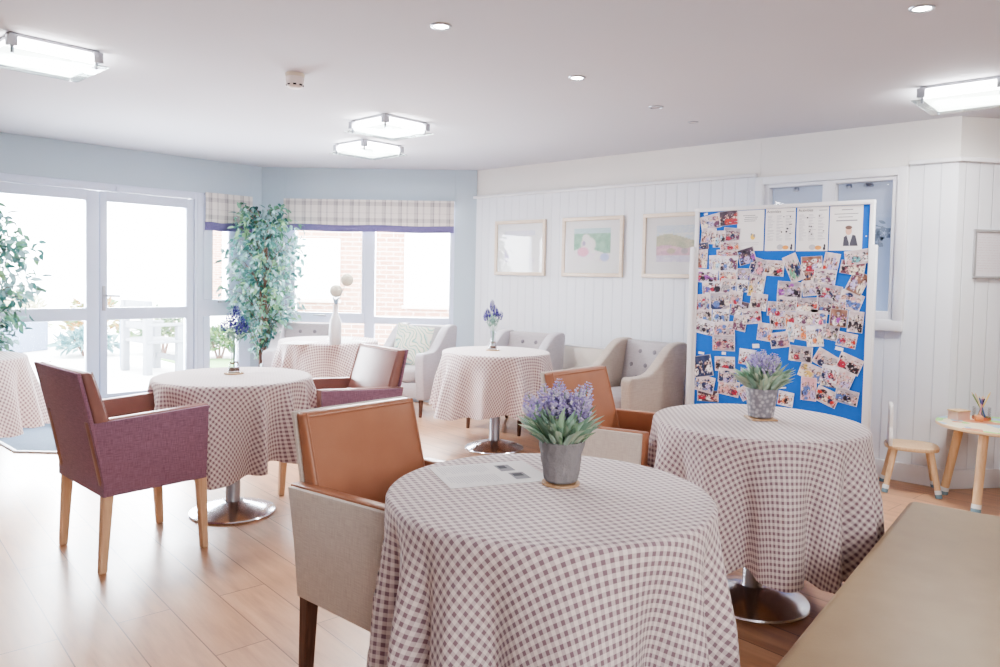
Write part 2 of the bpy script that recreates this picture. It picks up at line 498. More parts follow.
n.set(rc_, 0.4, 0, 0.4); n.val(n.b.inputs['Emission Color'], rc_); n.val(n.b.inputs['Emission Strength'], 0.22)  # added glow: the backing stands in for light in the room beyond
g = bmesh.new(); box2(g, (5.60, 1.40, 1.0), (5.62, 2.42, 2.08)); obj('glow_backing', g, n.m, w3, smooth=False)
for y0, y1 in ((1.48, 1.853), (1.937, 2.33)):
    g = bmesh.new(); box2(g, (5.525, y0, 1.12), (5.533, y1, 2.02)); obj('window_pane', g, M['picture_glass'], w3, smooth=False)
# grey floral decal on the right-hand pane
g = bmesh.new()
def flatleaf(g, y, z, l, w, a, x=5.521):
    pts = [(-0.5, 0), (-0.25, 0.36), (0.1, 0.5), (0.5, 0.1), (0.5, -0.1), (0.1, -0.5), (-0.25, -0.36)]
    f = [g.verts.new((x, y+(p[0]*l)*math.cos(a)-(p[1]*w)*math.sin(a), z+(p[0]*l)*math.sin(a)+(p[1]*w)*math.cos(a))) for p in pts]
    g.faces.new(f)
tube(g, [(5.521, 1.72, 1.77), (5.521, 1.66, 1.73), (5.521, 1.58, 1.71), (5.521, 1.52, 1.69)], 0.004, 5)
tube(g, [(5.521, 1.66, 1.73), (5.521, 1.60, 1.66), (5.521, 1.56, 1.60)], 0.003, 5)
for (cy, cz) in ((1.58, 1.60), (1.535, 1.66), (1.60, 1.66)):
    for k in range(5): flatleaf(g, cy+0.028*math.cos(k*1.257), cz+0.028*math.sin(k*1.257), 0.045, 0.034, k*1.257)
for (cy, cz, a) in ((1.72, 1.80, 1.2), (1.70, 1.745, 2.5), (1.55, 1.735, 0.4), (1.69, 1.775, 0.7), (1.62, 1.745, 2.0)): flatleaf(g, cy, cz, 0.05, 0.022, a)
obj('floral_decal', g, plain('grey_decal', (122, 136, 156), 0.6), w3, smooth=False)
g = bmesh.new(); lathe(g, [(0, 0), (0.03, 0), (0.035, 0.012), (0.02, 0.03), (0, 0.03)], 16, (5.57, 1.66, 1.985)); lathe(g, [(0, 0), (0.02, 0), (0.022, 0.012), (0.015, 0.03), (0, 0.03)], 16, (5.57, 2.16, 1.985)); lathe(g, [(0, 0), (0.02, 0), (0.022, 0.012), (0.015, 0.03), (0, 0.03)], 16, (5.57, 1.79, 1.985))
obj('ceiling_fitting', g, M['steel'], w3)

# ---- roman blinds
def check_mat():
    n = NT('grey_tartan_blind'); uv = n.sep(n.add('ShaderNodeUVMap').outputs[0])
    def line(a, per, pos, w):
        f = n.math('FRACT', n.math('DIVIDE', a, per))
        d = n.math('ABSOLUTE', n.math('SUBTRACT', f, pos))
        return n.math('LESS_THAN', d, w)
    k = None
    for (i, per, pos, w, s) in ((0, 0.165, 0.25, 0.11, 0.30), (0, 0.165, 0.36, 0.03, 0.35), (0, 0.165, 0.72, 0.05, 0.30), (1, 0.165, 0.22, 0.03, 0.30), (1, 0.165, 0.35, 0.09, 0.28), (1, 0.165, 0.75, 0.03, 0.15)):
        t = n.math('MULTIPLY', line(uv[i], per, pos, w), s)
        k = t if k is None else n.math('ADD', k, t)
    col = n.mix(n.math('MINIMUM', k, 1.0), S((218, 212, 208)), S((112, 108, 118)))
    n.set(col, 0.9, 0, 0.1)
    n.bump(n.noise(n.coord(), 300, 1)[0], 0.1, 0.002)
    return n.m
M['tartan'] = check_mat()
M['purple_band'] = fabric('lavender_hem_fabric', (124, 116, 160), (104, 98, 142))
def blind(label, Mx, L, zt, zc, zb, group=None):
    o = Mx @ Vector((L/2, -0.03, zt))
    t = thing('roman_blind', label, 'blind', o)
    R = Matrix.Translation(-o) @ Mx
    def sheet(name, z0, z1, y, mat, th=0.012, sag=0.004):
        g = bmesh.new(); uvl = g.loops.layers.uv.new('UVMap')
        nx, nz = 40, 10
        vs = [[[g.verts.new((L*i/nx, y+s*th/2-0.010*math.sin(PI*j/nz)*(0.6+0.4*math.sin(i*.9))*1.0, z0+(z1-z0)*j/nz+(sag*math.sin(i*0.35) if j == 0 else 0))) for j in range(nz+1)] for i in range(nx+1)] for s in (-1, 1)]
        def q(a, b_, c, d):
            f = g.faces.new((a, b_, c, d))
            for l in f.loops: l[uvl].uv = (l.vert.co.x, l.vert.co.z-z0)
        for i in range(nx):
            for j in range(nz):
                q(vs[0][i][j], vs[0][i+1][j], vs[0][i+1][j+1], vs[0][i][j+1])
                q(vs[1][i][j], vs[1][i][j+1], vs[1][i+1][j+1], vs[1][i+1][j])
        for i in range(nx):
            q(vs[0][i][0], vs[1][i][0], vs[1][i+1][0], vs[0][i+1][0]); q(vs[0][i][nz], vs[0][i+1][nz], vs[1][i+1][nz], vs[1][i][nz])
        for j in range(nz):
            q(vs[0][0][j], vs[0][0][j+1], vs[1][0][j+1], vs[1][0][j]); q(vs[0][nx][j], vs[1][nx][j], vs[1][nx][j+1], vs[0][nx][j+1])
        g.transform(R)
        return obj(name, g, mat, t)
    sheet('checked_fold', zc, zt, -0.045, M['tartan'])
    sheet('hem_band', zb, zc+0.01, -0.034, M['purple_band'])
    g = bmesh.new(); boxm(g, R, (0.0, -0.03, zt-0.03), (L, -0.002, zt-0.005), 0.003)
    obj('head_rail', g, M['upvc'], t)
    return t
blind('short checked roman blind with lavender hem above the narrow window', frame_matrix((3.43, YL, 0), (1, 0, 0)), 0.49, 2.07, 1.785, 1.705)
blind('long checked roman blind with lavender hem above the wide window', MB_ @ Matrix.Translation((0.245, 0, 0)), 1.75, 2.068, 1.81, 1.742)

# ---- low radiator between the armchairs
t = thing('radiator', 'low white radiator on the panelled wall between the two grey armchairs', 'radiator', (5.447, 3.72, 0.0))
g = bmesh.new(); box(g, (0, 0, 0.43), (0.07, 1.3, 0.54), 0, 0.015); obj('radiator_body', g, plain('radiator_cream', (236, 230, 222), 0.4), t)
g = bmesh.new(); box(g, (0, 0, 0.703), (0.076, 1.31, 0.012), 0, 0.004); obj('top_cap', g, M['trim'], t)
for y in (-0.5, 0.5):
    g = bmesh.new(); tube(g, [(0.0, y, 0.18), (0.0, y, 0.0)], 0.01, 8); obj('pipe', g, M['trim'], t)

# ---- entrance mat
b = bmesh.new(); prism(b, [(1.59, 7.05), (1.59, 6.08), (1.84, 5.80), (3.25, 5.80), (3.25, 7.05)], 0.0, 0.008, axis='Z')
t = obj('entrance_mat', b, M['mat']); tag(t, 'large grey blue entrance mat inside the garden doors', 'mat')
b = bmesh.new()
e = [(1.575, 7.05), (1.575, 6.07), (1.833, 5.785), (3.265, 5.785), (3.265, 7.05)]
for p, q in zip(e, e[1:]):
    d = Vector((q[0]-p[0], q[1]-p[1], 0)); box(b, ((p[0]+q[0])/2, (p[1]+q[1])/2, 0.006), (d.length+0.02, 0.03, 0.012), math.atan2(d.y, d.x), 0.003)
obj('edge_strip', b, M['trim'], t)
# ================================================================== TABLES
def pedestal(x, y, label, rim=0.388):
    t = thing('pedestal_table', label, 'table', (x, y, 0), 0)
    g = bmesh.new(); lathe(g, [(0, 0.715), (rim-0.01, 0.715), (rim, 0.722), (rim, 0.738), (rim-0.006, 0.742), (0, 0.742)], 64); obj('table_top', g, M['oak'], t)
    g = bmesh.new(); lathe(g, [(0.045, 0.06), (0.039, 0.075), (0.039, 0.70), (0.11, 0.705), (0.11, 0.716), (0, 0.716)], 32); obj('column', g, M['steel'], t)
    g = bmesh.new(); lathe(g, [(0, 0.0), (0.222, 0.0), (0.226, 0.006), (0.222, 0.013), (0.17, 0.033), (0.10, 0.053), (0.058, 0.064), (0.05, 0.066), (0.0, 0.066)], 56); obj('base', g, M['chrome'], t)
    return t

OBST = []        # (x, y, deg, x0, x1, y0, y1, ztop): furniture the cloths fall against
def arms_of(x, y, deg): 
    for s in (-1, 1): OBST.append((x, y, deg, -0.26, 0.245, min(s*.205, s*.295), max(s*.205, s*.295), 0.70))
    OBST.append((x, y, deg, -0.26, 0.235, -0.29, 0.29, 0.53))
arms_of(1.435, 3.635, 0); arms_of(2.546, 3.611, 172.5); arms_of(1.52, 1.715, -89); arms_of(2.892, 1.837, -89)
OBST.append((4.905, 4.32, 189, -0.38, 0.375, -0.32, 0.32, 0.61)); OBST.append((4.03, 6.25, 228, -0.38, 0.375, -0.32, 0.32, 0.61))
def blocked(px, py, z):
    for (ox, oy, dg, x0, x1, y0, y1, zt) in OBST:
        if z > zt: continue
        c, s = math.cos(math.radians(dg)), math.sin(math.radians(dg)); dx, dy = px-ox, py-oy
        lx, ly = c*dx+s*dy, -s*dx+c*dy
        if x0 < lx < x1 and y0 < ly < y1: return True
    return False
def cloth(x, y, label, R=0.42, drop=0.42, flare=0.03, amp=0.03, nf=12, seed=1, rot=0.3, lobes=0.03, top=0.744, lphase=0.0):
    r_ = random.Random(seed)
    ph = [r_.uniform(0, 2*PI) for _ in range(6)]
    ntH, rows = 300, 26
    def fold(th):
        w = th + 0.16*math.sin(2*th+ph[0]) + 0.10*math.sin(3*th+ph[1])
        s = math.sin(nf*w+ph[2])
        a = 0.9+0.3*math.sin(2*th+ph[3])*math.sin(3*th+ph[4])
        return (s*0.8+0.5*abs(s)**3*(1 if s > 0 else -0.3)+0.25*math.sin(2*nf*w+ph[5])+0.35*math.sin((nf//2)*w+ph[4]))*a
    g = bmesh.new(); uvl = g.loops.layers.uv.new('UVMap')
    uvs = {}
    def vert(r, th, z, rho):
        v = g.verts.new((r*math.cos(th), r*math.sin(th), z)); uvs[v] = (rho*math.cos(th+rot), rho*math.sin(th+rot)); return v
    rings = []
    c = g.verts.new((0, 0, top+0.002)); uvs[c] = (0, 0)
    for rr in (0.08, 0.16, 0.24, 0.32, 0.37, R-0.018):
        rings.append([vert(rr, 2*PI*i/ntH, top+0.002, rr) for i in range(ntH)])
    for k in range(1, 5):                       # rolled edge
        a = k/5*PI/2
        rings.append([vert(R-0.018+0.018*math.sin(a), 2*PI*i/ntH, top+0.002-0.018*(1-math.cos(a)), R-0.018+0.018*a) for i in range(ntH)])
    z0 = top-0.018
    for j in range(1, rows+1):
        t = j/rows; row = []
        for i in range(ntH):
            th = 2*PI*i/ntH; f = fold(th)
            e = min(1, t*2.2)**1.3
            A = 1.7*amp*(0.35*e+0.65*t)
            dl = drop*(1+lobes*math.cos(4*th+lphase)+0.012*f)
            r = R+flare*t*(1+0.5*math.cos(4*th+lphase))+A*(f-0.15)
            th2 = th+0.022*t*math.cos(nf*th+ph[2])*e
            zz = z0-dl*t*(1-0.02*abs(f)*t)
            while r > 0.2 and blocked(x+r*math.cos(th2), y+r*math.sin(th2), zz): r -= 0.008
            row.append(vert(r, th2, zz, R+0.012+dl*t))
            uvs[row[-1]] = ((R+0.012+dl*t)*math.cos(th+rot), (R+0.012+dl*t)*math.sin(th+rot))
        rings.append(row)
    for i in range(ntH): g.faces.new((c, rings[0][i], rings[0][(i+1) % ntH]))
    for a, b_ in zip(rings, rings[1:]):
        for i in range(ntH): g.faces.new((a[i], b_[i], b_[(i+1) % ntH], a[(i+1) % ntH]))
    for f in g.faces:
        for l in f.loops: l[uvl].uv = uvs[l.vert]
    o = obj('tablecloth', g, M['gingham'], None, (x, y, 0), angle=80)
    return tag(o, label, 'tablecloth')

TB = {'near': (1.548, 1.227), 'right': (2.96, 1.27), 'left': (2.01, 3.79), 'far': (4.18, 3.86), 'bay': (3.72, 5.38), 'edge': (1.10, 5.62)}
pedestal(*TB['near'], 'round pedestal table under the nearest gingham cloth')
pedestal(*TB['right'], 'round table with chrome disc base in front of the photo board')
pedestal(*TB['left'], 'round table with chrome disc base beside the plum armchair')
pedestal(*TB['far'], 'round table with chrome disc base in front of the panelled wall')
pedestal(*TB['bay'], 'round table in front of the wide window')
pedestal(*TB['edge'], 'round table beside the garden doors at the left edge of the photo')
cloth(*TB['near'], 'gingham tablecloth nearest the camera, with leaflet and lavender pot on it', R=0.432, drop=0.55, flare=0.015, amp=0.040, nf=14, seed=3, rot=0.45)
cloth(*TB['right'], 'long gingham tablecloth on the table in front of the photo board', R=0.421, drop=0.50, flare=0.025, amp=0.042, nf=13, seed=5, rot=0.9, lphase=1.0)
cloth(*TB['left'], 'gingham tablecloth on the table beside the plum armchair', R=0.414, drop=0.43, flare=0.02, amp=0.038, nf=12, seed=11, rot=1.3, lobes=0.09, lphase=2.6)
cloth(*TB['far'], 'gingham tablecloth on the table in front of the panelled wall', R=0.41, drop=0.43, flare=0.06, amp=0.028, nf=12, seed=8, rot=0.2, lobes=0.04)
cloth(*TB['bay'], 'gingham tablecloth on the table in front of the wide window', R=0.415, drop=0.45, flare=0.05, amp=0.026, nf=14, seed=21, rot=0.7)
cloth(*TB['edge'], 'gingham tablecloth at the left edge, beside the garden doors', R=0.42, drop=0.44, flare=0.10, amp=0.026, nf=12, seed=30, rot=0.1)

# ================================================================== ARMCHAIRS (two-tone dining)
def armchair(label, x, y, deg, fab, lea, leg, WBk=0.281):
    t = thing('dining_armchair', label, 'armchair', (x, y, 0), math.radians(deg))
    W = 0.275; T = 0.055
    # outer shell under the seat
    g = bmesh.new(); box2(g, (-0.235, -W+0.01, 0.335), (0.222, W-0.01, 0.42), 0.012); obj('seat_base', g, fab, t)
    g = bmesh.new(); puff(g, (0.47, 2*(W-T)-0.004, 0.13), (0.0, 0, 0.445), 8, 5.5); obj('seat', g, lea, t)
    # back: leather front, fabric rear
    bx = lambda z: -0.243-0.085*max(0, (z-0.40))/0.46-0.014*max(0, (z-0.40)/0.46)**2     # rear face
    zs = [0.335, 0.40, 0.50, 0.60, 0.70, 0.80, 0.876]
    rear = [(bx(z), z) for z in zs]; mid = [(bx(z)+0.018, z) for z in zs]; fr = [(bx(z)+0.085-0.02*max(0, (z-0.6)/0.26), z) for z in zs]
    g = bmesh.new(); prism(g, rear+mid[::-1], -WBk, WBk, 0.006, 2); obj('back_cover', g, fab, t)
    g = bmesh.new(); prism(g, [(p[0]+0.001, p[1]) for p in mid]+fr[::-1], -WBk+0.003, WBk-0.003, 0.013, 3)
    bk = obj('backrest', g, lea, t)
    g = bmesh.new()
    for s in (-1, 1): tube(g, [(bx(z)+0.086-0.02*max(0, (z-0.6)/0.26), s*(WBk-0.016), z) for z in zs[1:]], 0.0035, 6)
    tube(g, [(bx(0.865)+0.066, s*(WBk-0.016), 0.865) for s in (-1, 1)], 0.0035, 6)
    obj('piping', g, lea, bk)
    for s in (-1, 1):
        a, c = s*(W-0.012), s*(W+0.006)
        ya, yb = s*(W-T), s*(W-0.012)
        prof = [(-0.235, 0.34), (0.218, 0.345), (0.226, 0.52), (0.232, 0.688), (-0.02, 0.676), (bx(0.664)-0.004, 0.664), (bx(0.5)-0.004, 0.5)]
        g = bmesh.new(); prism(g, prof, min(ya, yb), max(ya, yb), 0.008, 2); ar = obj('armrest', g, lea, t)
        pr2 = [(-0.228, 0.337), (0.212, 0.342), (0.219, 0.52), (0.224, 0.683), (-0.02, 0.671), (bx(0.66)+0.012, 0.659), (bx(0.5)+0.012, 0.5)]
        g = bmesh.new(); prism(g, pr2, min(a, c), max(a, c), 0.004, 2); obj('side_panel', g, fab, ar)
    for sx, sy in ((-1, -1), (-1, 1), (1, -1), (1, 1)):
        g = bmesh.new()
        x0, y0 = (0.2 if sx > 0 else -0.215), sy*(W-0.03)
        top, bot = 0.022, 0.016
        dx = 0.018 if sx > 0 else -0.02
        lo = [g.verts.new((x0+dx+a*bot, y0+b_*bot, 0)) for a, b_ in ((-1, -1), (1, -1), (1, 1), (-1, 1))]
        hi = [g.verts.new((x0+a*top, y0+b_*top, 0.345)) for a, b_ in ((-1, -1), (1, -1), (1, 1), (-1, 1))]
        g.faces.new(lo[::-1]); g.faces.new(hi)
        for k in range(4): g.faces.new((lo[k], lo[(k+1) % 4], hi[(k+1) % 4], hi[k]))
        bmesh.ops.bevel(g, geom=g.edges[:], offset=0.004, segments=1, affect='EDGES')
        obj('leg', g, leg, t)
    return t
armchair('plum armchair with pale legs, seen from behind at the left', 1.435, 3.635, 0, M['purple'], M['brown_leather'], M['oak'])
armchair('plum armchair with glossy brown inside, right of the lavender vase table', 2.546, 3.611, 172.5, M['purple'], M['brown_leather'], M['oak'], 0.24)
armchair('tan and oatmeal armchair nearest the camera, left of the near table', 1.52, 1.715, -89, M['beige'], M['tan_leather'], M['dark_oak'], 0.232)
armchair('tan and oatmeal armchair behind the lavender pot, facing the board table', 2.892, 1.837, -89, M['beige'], M['tan_leather'], M['dark_oak'], 0.232)

# ================================================================== TUFTED WING ARMCHAIRS
def wing(label, x, y, deg, fab, inner, leg, W=0.33):
    t = thing('tufted_armchair', label, 'armchair', (x, y, 0), math.radians(deg))
    T = 0.09
    curve = []
    for k in range(13):                                     # sloping arm: front top to back top
        u = k/12
        w = min(1, max(0, (u-0.22)/0.70)); s = w*w*(3-2*w)
        curve.append((0.27-0.56*u, 0.59+0.02*u+0.215*s))
    prof = [(-0.30, 0.16), (0.325, 0.16), (0.352, 0.40), (0.362, 0.55), (0.352, 0.582), (0.325, 0.596)]+curve+[(-0.33, 0.828), (-0.368, 0.812), (-0.373, 0.775), (-0.34, 0.45)]
    for s in (-1, 1):
        g = bmesh.new(); prism(g, prof, s*W if s < 0 else W-T, -W+T if s < 0 else W, 0.022, 3); obj('armrest', g, fab, t, angle=50)
        g = bmesh.new(); cc = curve
        tube(g, [(p[0], s*(W-0.016), p[1]-0.004) for p in curve[1:-1]], 0.004, 6); obj('piping', g, fab, t)
    g = bmesh.new(); box2(g, (-0.29, -W+T-0.01, 0.17), (0.31, W-T+0.01, 0.31), 0.015); obj('seat_base', g, fab, t)
    g = bmesh.new(); puff(g, (0.53, 2*(W-T)-0.006, 0.15), (0.055, 0, 0.375), 8, 5); obj('seat', g, inner, t)
    g = bmesh.new()
    zs = [0.30, 0.42, 0.55, 0.66, 0.75, 0.812]
    rear = [(-0.30-0.075*(z-0.16)/0.68, z) for z in zs]; fr = [(-0.165-0.115*(z-0.3)/0.54, z) for z in zs]
    prism(g, rear+fr[::-1], -W+T-0.01, W-T+0.01, 0.02, 3)
    # button tufts
    bk = obj('backrest', g, inner, t, angle=50)
    for (yy, zz) in ((-0.07, 0.73), (0.07, 0.73), (-0.14, 0.62), (0, 0.62), (0.14, 0.62), (-0.07, 0.52), (0.07, 0.52)):
        g = bmesh.new(); xx = -0.165-0.115*(zz-0.3)/0.54
        lathe(g, [(0, 0), (0.019, 0), (0.015, 0.005), (0, 0.008)], 14); g.transform(Matrix.Translation((xx-0.001, yy, zz)) @ Matrix.Rotation(math.radians(78), 4, 'Y'))
        obj('button', g, M['tuft'], bk)
    for sx, sy in ((-1, -1), (-1, 1), (1, -1), (1, 1)):
        g = bmesh.new(); x0 = 0.295 if sx > 0 else -0.27; dx = 0.01 if sx > 0 else -0.04
        tube(g, [(x0+dx, sy*(W-0.05), 0), (x0, sy*(W-0.05), 0.165)], [0.014, 0.022], 10); obj('leg', g, leg, t)
    return t
M['tuft'] = plain('dimple_shade_button', (128, 122, 130), 0.5)  # dark tone puts the shade of the dimples into the button colour
wing('grey tufted armchair beside the photo board, glossy back lit by the windows', 5.0, 3.215, 175, M['taupe_fab'], M['grey_fab'], M['dark_oak'], 0.31)
wing('grey tufted armchair against the panelled wall behind the far table', 4.905, 4.32, 189, M['pale_fab'], M['grey_fab'], M['dark_oak'], 0.31)
wing('pale grey armchair holding a leaf pattern cushion, at the right of the wide window', 4.774, 5.507, 201, M['pale_fab'], M['grey_fab'], M['dark_oak'], 0.30)
wing('grey tufted armchair between the corner ficus and the white vase table', 4.03, 6.25, 228, M['pale_fab'], M['grey_fab'], M['dark_oak'], 0.31)
# cushion
n = NT('leaf_print_cushion'); v = n.coord()
w = n.add('ShaderNodeTexWave', wave_type='BANDS', bands_direction='DIAGONAL'); n.l.new(v, w.inputs['Vector']); w.inputs['Scale'].default_value = 5; w.inputs['Distortion'].default_value = 14; w.inputs['Detail'].default_value = 1.5; w.inputs['Detail Scale'].default_value = 1.2
n.set(n.ramp(w.outputs['Fac'], [(0.1, S((222, 218, 204))), (0.4, S((170, 202, 194))), (0.6, S((92, 152, 158))), (0.78, S((204, 206, 160))), (0.95, S((228, 224, 214)))]), 0.8, 0, 0.2)
g = bmesh.new(); puff(g, (0.40, 0.14, 0.40), (0, 0, 0), 12, 2.0)
for vv in g.verts:
    k = max(abs(vv.co.x), abs(vv.co.z))
g2 = bmesh.new(); nn = 20
def pil(s):
    return [[g2.verts.new(((i/nn-.5)*0.40*(1-0.05*math.sin(PI*j/nn)), s*0.065*(max(0, math.sin(PI*i/nn)*math.sin(PI*j/nn)))**0.55, (j/nn-.5)*0.40*(1-0.05*math.sin(PI*i/nn)))) for j in range(nn+1)] for i in range(nn+1)]
g.free(); A, B = pil(-1), pil(1)
for i in range(nn):
    for j in range(nn):
        g2.faces.new((A[i][j], A[i+1][j], A[i+1][j+1], A[i][j+1])); g2.faces.new((B[i][j], B[i][j+1], B[i+1][j+1], B[i+1][j]))
bmesh.ops.remove_doubles(g2, verts=g2.verts[:], dist=0.0005)
q = obj('cushion', g2, n.m, None, (4.755, 5.50, 0.635), (math.radians(-16), math.radians(5), math.radians(201+90)), angle=60)
tag(q, 'pastel leaf pattern cushion leaning in the pale grey armchair', 'cushion')

# ================================================================== BENCH
t = thing('upholstered_bench', 'long olive beige upholstered bench at the lower right', 'bench', (1.9, 0.25, 0), math.radians(4.6))
def bench_seat():
    g = bmesh.new(); box2(g, (-1.55, -0.42, 0.36), (1.42, 0.42, 0.462), 0.035, 5); return g
obj('seat', bench_seat(), M['bench'], t)
g = bmesh.new(); box2(g, (-1.5, -0.40, 0.06), (1.38, 0.385, 0.36), 0.01); obj('bench_base', g, M['bench'], t)
g = bmesh.new(); box2(g, (-1.46, -0.37, 0.0), (1.34, 0.35, 0.06)); obj('plinth', g, M['bench_base'], t)

# ================================================================== CHILDREN'S CORNER
M['foot'] = plain('blue_felt_foot', (126, 156, 172), 0.8)
M['foot_white'] = plain('white_foot_band', (228, 232, 236), 0.6)
def splay_leg(par, top, bot, r0, r1):
    g = bmesh.new(); tv, bv = Vector(top), Vector(bot); d = (bv-tv).normalized()
    tube(g, [tv, tv.lerp(bv, 0.5), bv], [r0, (r0+r1)/2, r1], 14); lg = obj('leg', g, M['beech'], par)
    g = bmesh.new(); tube(g, [bv-d*0.045, bv-d*0.02], r1+0.002, 14); obj('white_band', g, M['foot_white'], lg)
    g = bmesh.new(); tube(g, [bv-d*0.02, Vector((bv.x, bv.y, 0))], r1+0.002, 14); obj('felt_foot', g, M['foot'], lg)
t = thing('child_chair', 'small beech child chair with white bunny ear backrest by the panelled wall', 'child chair', (5.30, 1.26, 0), math.radians(-72))
g = bmesh.new(); pts = [(0.155*math.copysign(abs(math.cos(a))**0.7, math.cos(a)), 0.145*math.copysign(abs(math.sin(a))**0.7, math.sin(a))) for a in [2*PI*k/40 for k in range(40)]]
prism(g, pts, 0.27, 0.295, 0.006, 2, 'Z'); obj('seat', g, M['beech'], t)
g = bmesh.new()
def ear(s): return [(s*0.05+0.036*math.cos(a), 0.46+0.09*math.sin(a)) for a in [PI*k/10 for k in range(11)]]
outl = [(-0.12, 0.29), (0.12, 0.29), (0.125, 0.34), (0.10, 0.385), (0.086, 0.40)]+ear(1)+[(0.014, 0.42), (-0.014, 0.42)]+ear(-1)+[(-0.086, 0.40), (-0.10, 0.385), (-0.125, 0.34)]
prism(g, outl, -0.011, 0.011, 0.004, 2)
g.transform(Matrix.Translation((-0.125, 0, 0)) @ Matrix.Rotation(PI/2, 4, 'Z')); obj('backrest', g, plain('white_lacquer', (232, 228, 226), 0.4), t)
for sx in (-1, 1):
    for sy in (-1, 1): splay_leg(t, (sx*0.10, sy*0.095, 0.272), (sx*0.15, sy*0.145, 0.004), 0.019, 0.017)
TX, TY, TZ = 5.31, 0.812, 0.485
t = thing('child_table', 'round low beech play table with painted coloured top at the right edge', 'child table', (TX, TY, 0))
n = NT('painted_play_top'); v = n.coord()
vo = n.noise(v, 5.5, 1.2)[1]; s3 = n.sep(vo)
base = n.mix(n.math('GREATER_THAN', s3[0], 0.56), S((232, 222, 196)), S((150, 214, 110)))
base = n.mix(n.math('GREATER_THAN', s3[1], 0.58), base, S((164, 190, 214)))
base = n.mix(n.math('GREATER_THAN', s3[2], 0.60), base, S((206, 140, 104)))
zz = n.sep(v)[2]
n.set(n.mix(n.math('GREATER_THAN', zz, TZ-0.003), S((220, 192, 156)), base), 0.35, 0, 0.4)
g = bmesh.new(); lathe(g, [(0, TZ-0.024), (0.305, TZ-0.024), (0.315, TZ-0.018), (0.315, TZ-0.006), (0.31, TZ), (0, TZ)], 56); obj('table_top', g, n.m, t)
for a in (82, 172, 262, 352):
    a = math.radians(a); splay_leg(t, (0.19*math.cos(a), 0.19*math.sin(a), TZ-0.022), (0.27*math.cos(a), 0.27*math.sin(a), 0.004), 0.026, 0.024)
# items on the play table
def on_table(px, py): return (TX+px, TY+py, TZ)
t = thing('toy_box', 'small pale pink wooden box on the painted play table', 'box', on_table(0.03, 0.20), math.radians(-30))
M['pinkwood'] = plain('pink_wood', (226, 190, 176), 0.6)
g = bmesh.new(); box2(g, (-0.05, -0.035, 0), (0.05, 0.035, 0.006)); box2(g, (-0.05, -0.035, 0.006), (0.05, -0.029, 0.05)); box2(g, (-0.05, 0.029, 0.006), (0.05, 0.035, 0.05)); box2(g, (-0.05, -0.029, 0.006), (-0.044, 0.029, 0.05)); box2(g, (0.044, -0.029, 0.006), (0.05, 0.029, 0.05)); obj('box_body', g, M['pinkwood'], t)
g = bmesh.new(); box2(g, (-0.055, -0.039, 0.05), (0.055, 0.039, 0.06), 0.002); obj('lid', g, M['beech'], t)
g = bmesh.new(); box2(g, (-0.04, -0.022, 0), (0.04, 0.022, 0.03), 0.003); q = obj('wooden_block', g, plain('orange_wood', (214, 150, 104), 0.5), None, on_table(0.085, 0.105), (0, 0, 0.3)); tag(q, 'orange brown wooden block between the toy box and the pencil pot', 'block')
hx, hy = 0.145, 0.10
t = thing('pencil_pot', 'clear pencil pot holding coloured pencils on the play table', 'pencil pot', on_table(hx, hy))
g = bmesh.new(); lathe(g, [(0, 0.0), (0.046, 0.0), (0.05, 0.004), (0.05, 0.075), (0.047, 0.075), (0.046, 0.012), (0, 0.012)], 28); obj('pot_body', g, M['vase_glass'], t)
g = bmesh.new(); lathe(g, [(0.045, 0.0), (0.0515, 0.0), (0.0515, 0.016), (0.0505, 0.016)], 28); obj('base_ring', g, plain('terracotta_ring', (196, 112, 84), 0.5), t)
for i, (cn, c, a, lean) in enumerate((('green', (120, 150, 96), 2.0, 0.50), ('yellow', (232, 204, 120), 5.4, 0.42), ('purple', (128, 104, 168), 3.2, 0.30), ('navy blue', (72, 92, 148), 1.1, 0.34), ('black', (58, 54, 60), 4.3, 0.30), ('pink', (226, 150, 160), 6.0, 0.25), ('pale cream', (228, 214, 180), 2.6, 0.5))):
    L = 0.155 if i in (0, 1, 6) else 0.12
    o = thing('pencil', '%s pencil standing in the clear pot on the play table' % cn, 'pencil', on_table(hx-0.022*math.cos(a), hy-0.022*math.sin(a)), 0, 'pencils in the clear pot')
    o.location.z = TZ+0.016
    R = Matrix.Rotation(a, 4, 'Z') @ Matrix.Rotation(lean, 4, 'Y')
    g = bmesh.new(); tube(g, [(0, 0, 0), (0, 0, L)], 0.0045, 6); g.transform(R); obj('pencil_body', g, plain('pencil_'+cn.replace(' ', '_'), c, 0.4), o)
    g = bmesh.new(); tube(g, [(0, 0, L), (0, 0, L+0.016)], [0.0045, 0.0008], 6); g.transform(R); obj('pencil_tip', g, M['beech'], o)

# ================================================================== PLANTS
def leafmesh(spec, name, mat, par):
    """spec: list of (pos, dir, normal, length, width, colour)"""
    vs, fs, cs = [], [], []
    for (p, d, n_, L, W, c) in spec:
        d = d.normalized(); s = d.cross(n_)
        if s.length < 1e-4: continue
        s.normalize(); u = s.cross(d)
        i = len(vs)
        for (a, b_, h) in ((0, 0, 0), (0.3, 0.42, 0.06), (0.3, 0, -0.02), (0.3, -0.42, 0.06), (0.68, 0.32, 0.02), (0.68, 0, -0.06), (0.68, -0.32, 0.02), (1, 0, -0.14)):
            vs.append(p+d*(a*L)+s*(b_*W)+u*(h*L)); k = 0.9+0.1*(b_ == 0); cs.append([x*k for x in c])
        fs += [(i, i+2, i+1), (i, i+3, i+2), (i+1, i+2, i+5, i+4), (i+2, i+3, i+6, i+5), (i+4, i+5, i+7), (i+5, i+6, i+7)]
    me = bpy.data.meshes.new(name); me.from_pydata([tuple(v) for v in vs], [], fs); attr_colors(me, cs)
    for f in me.polygons: f.use_smooth = True
    return link(name, me, mat, par)

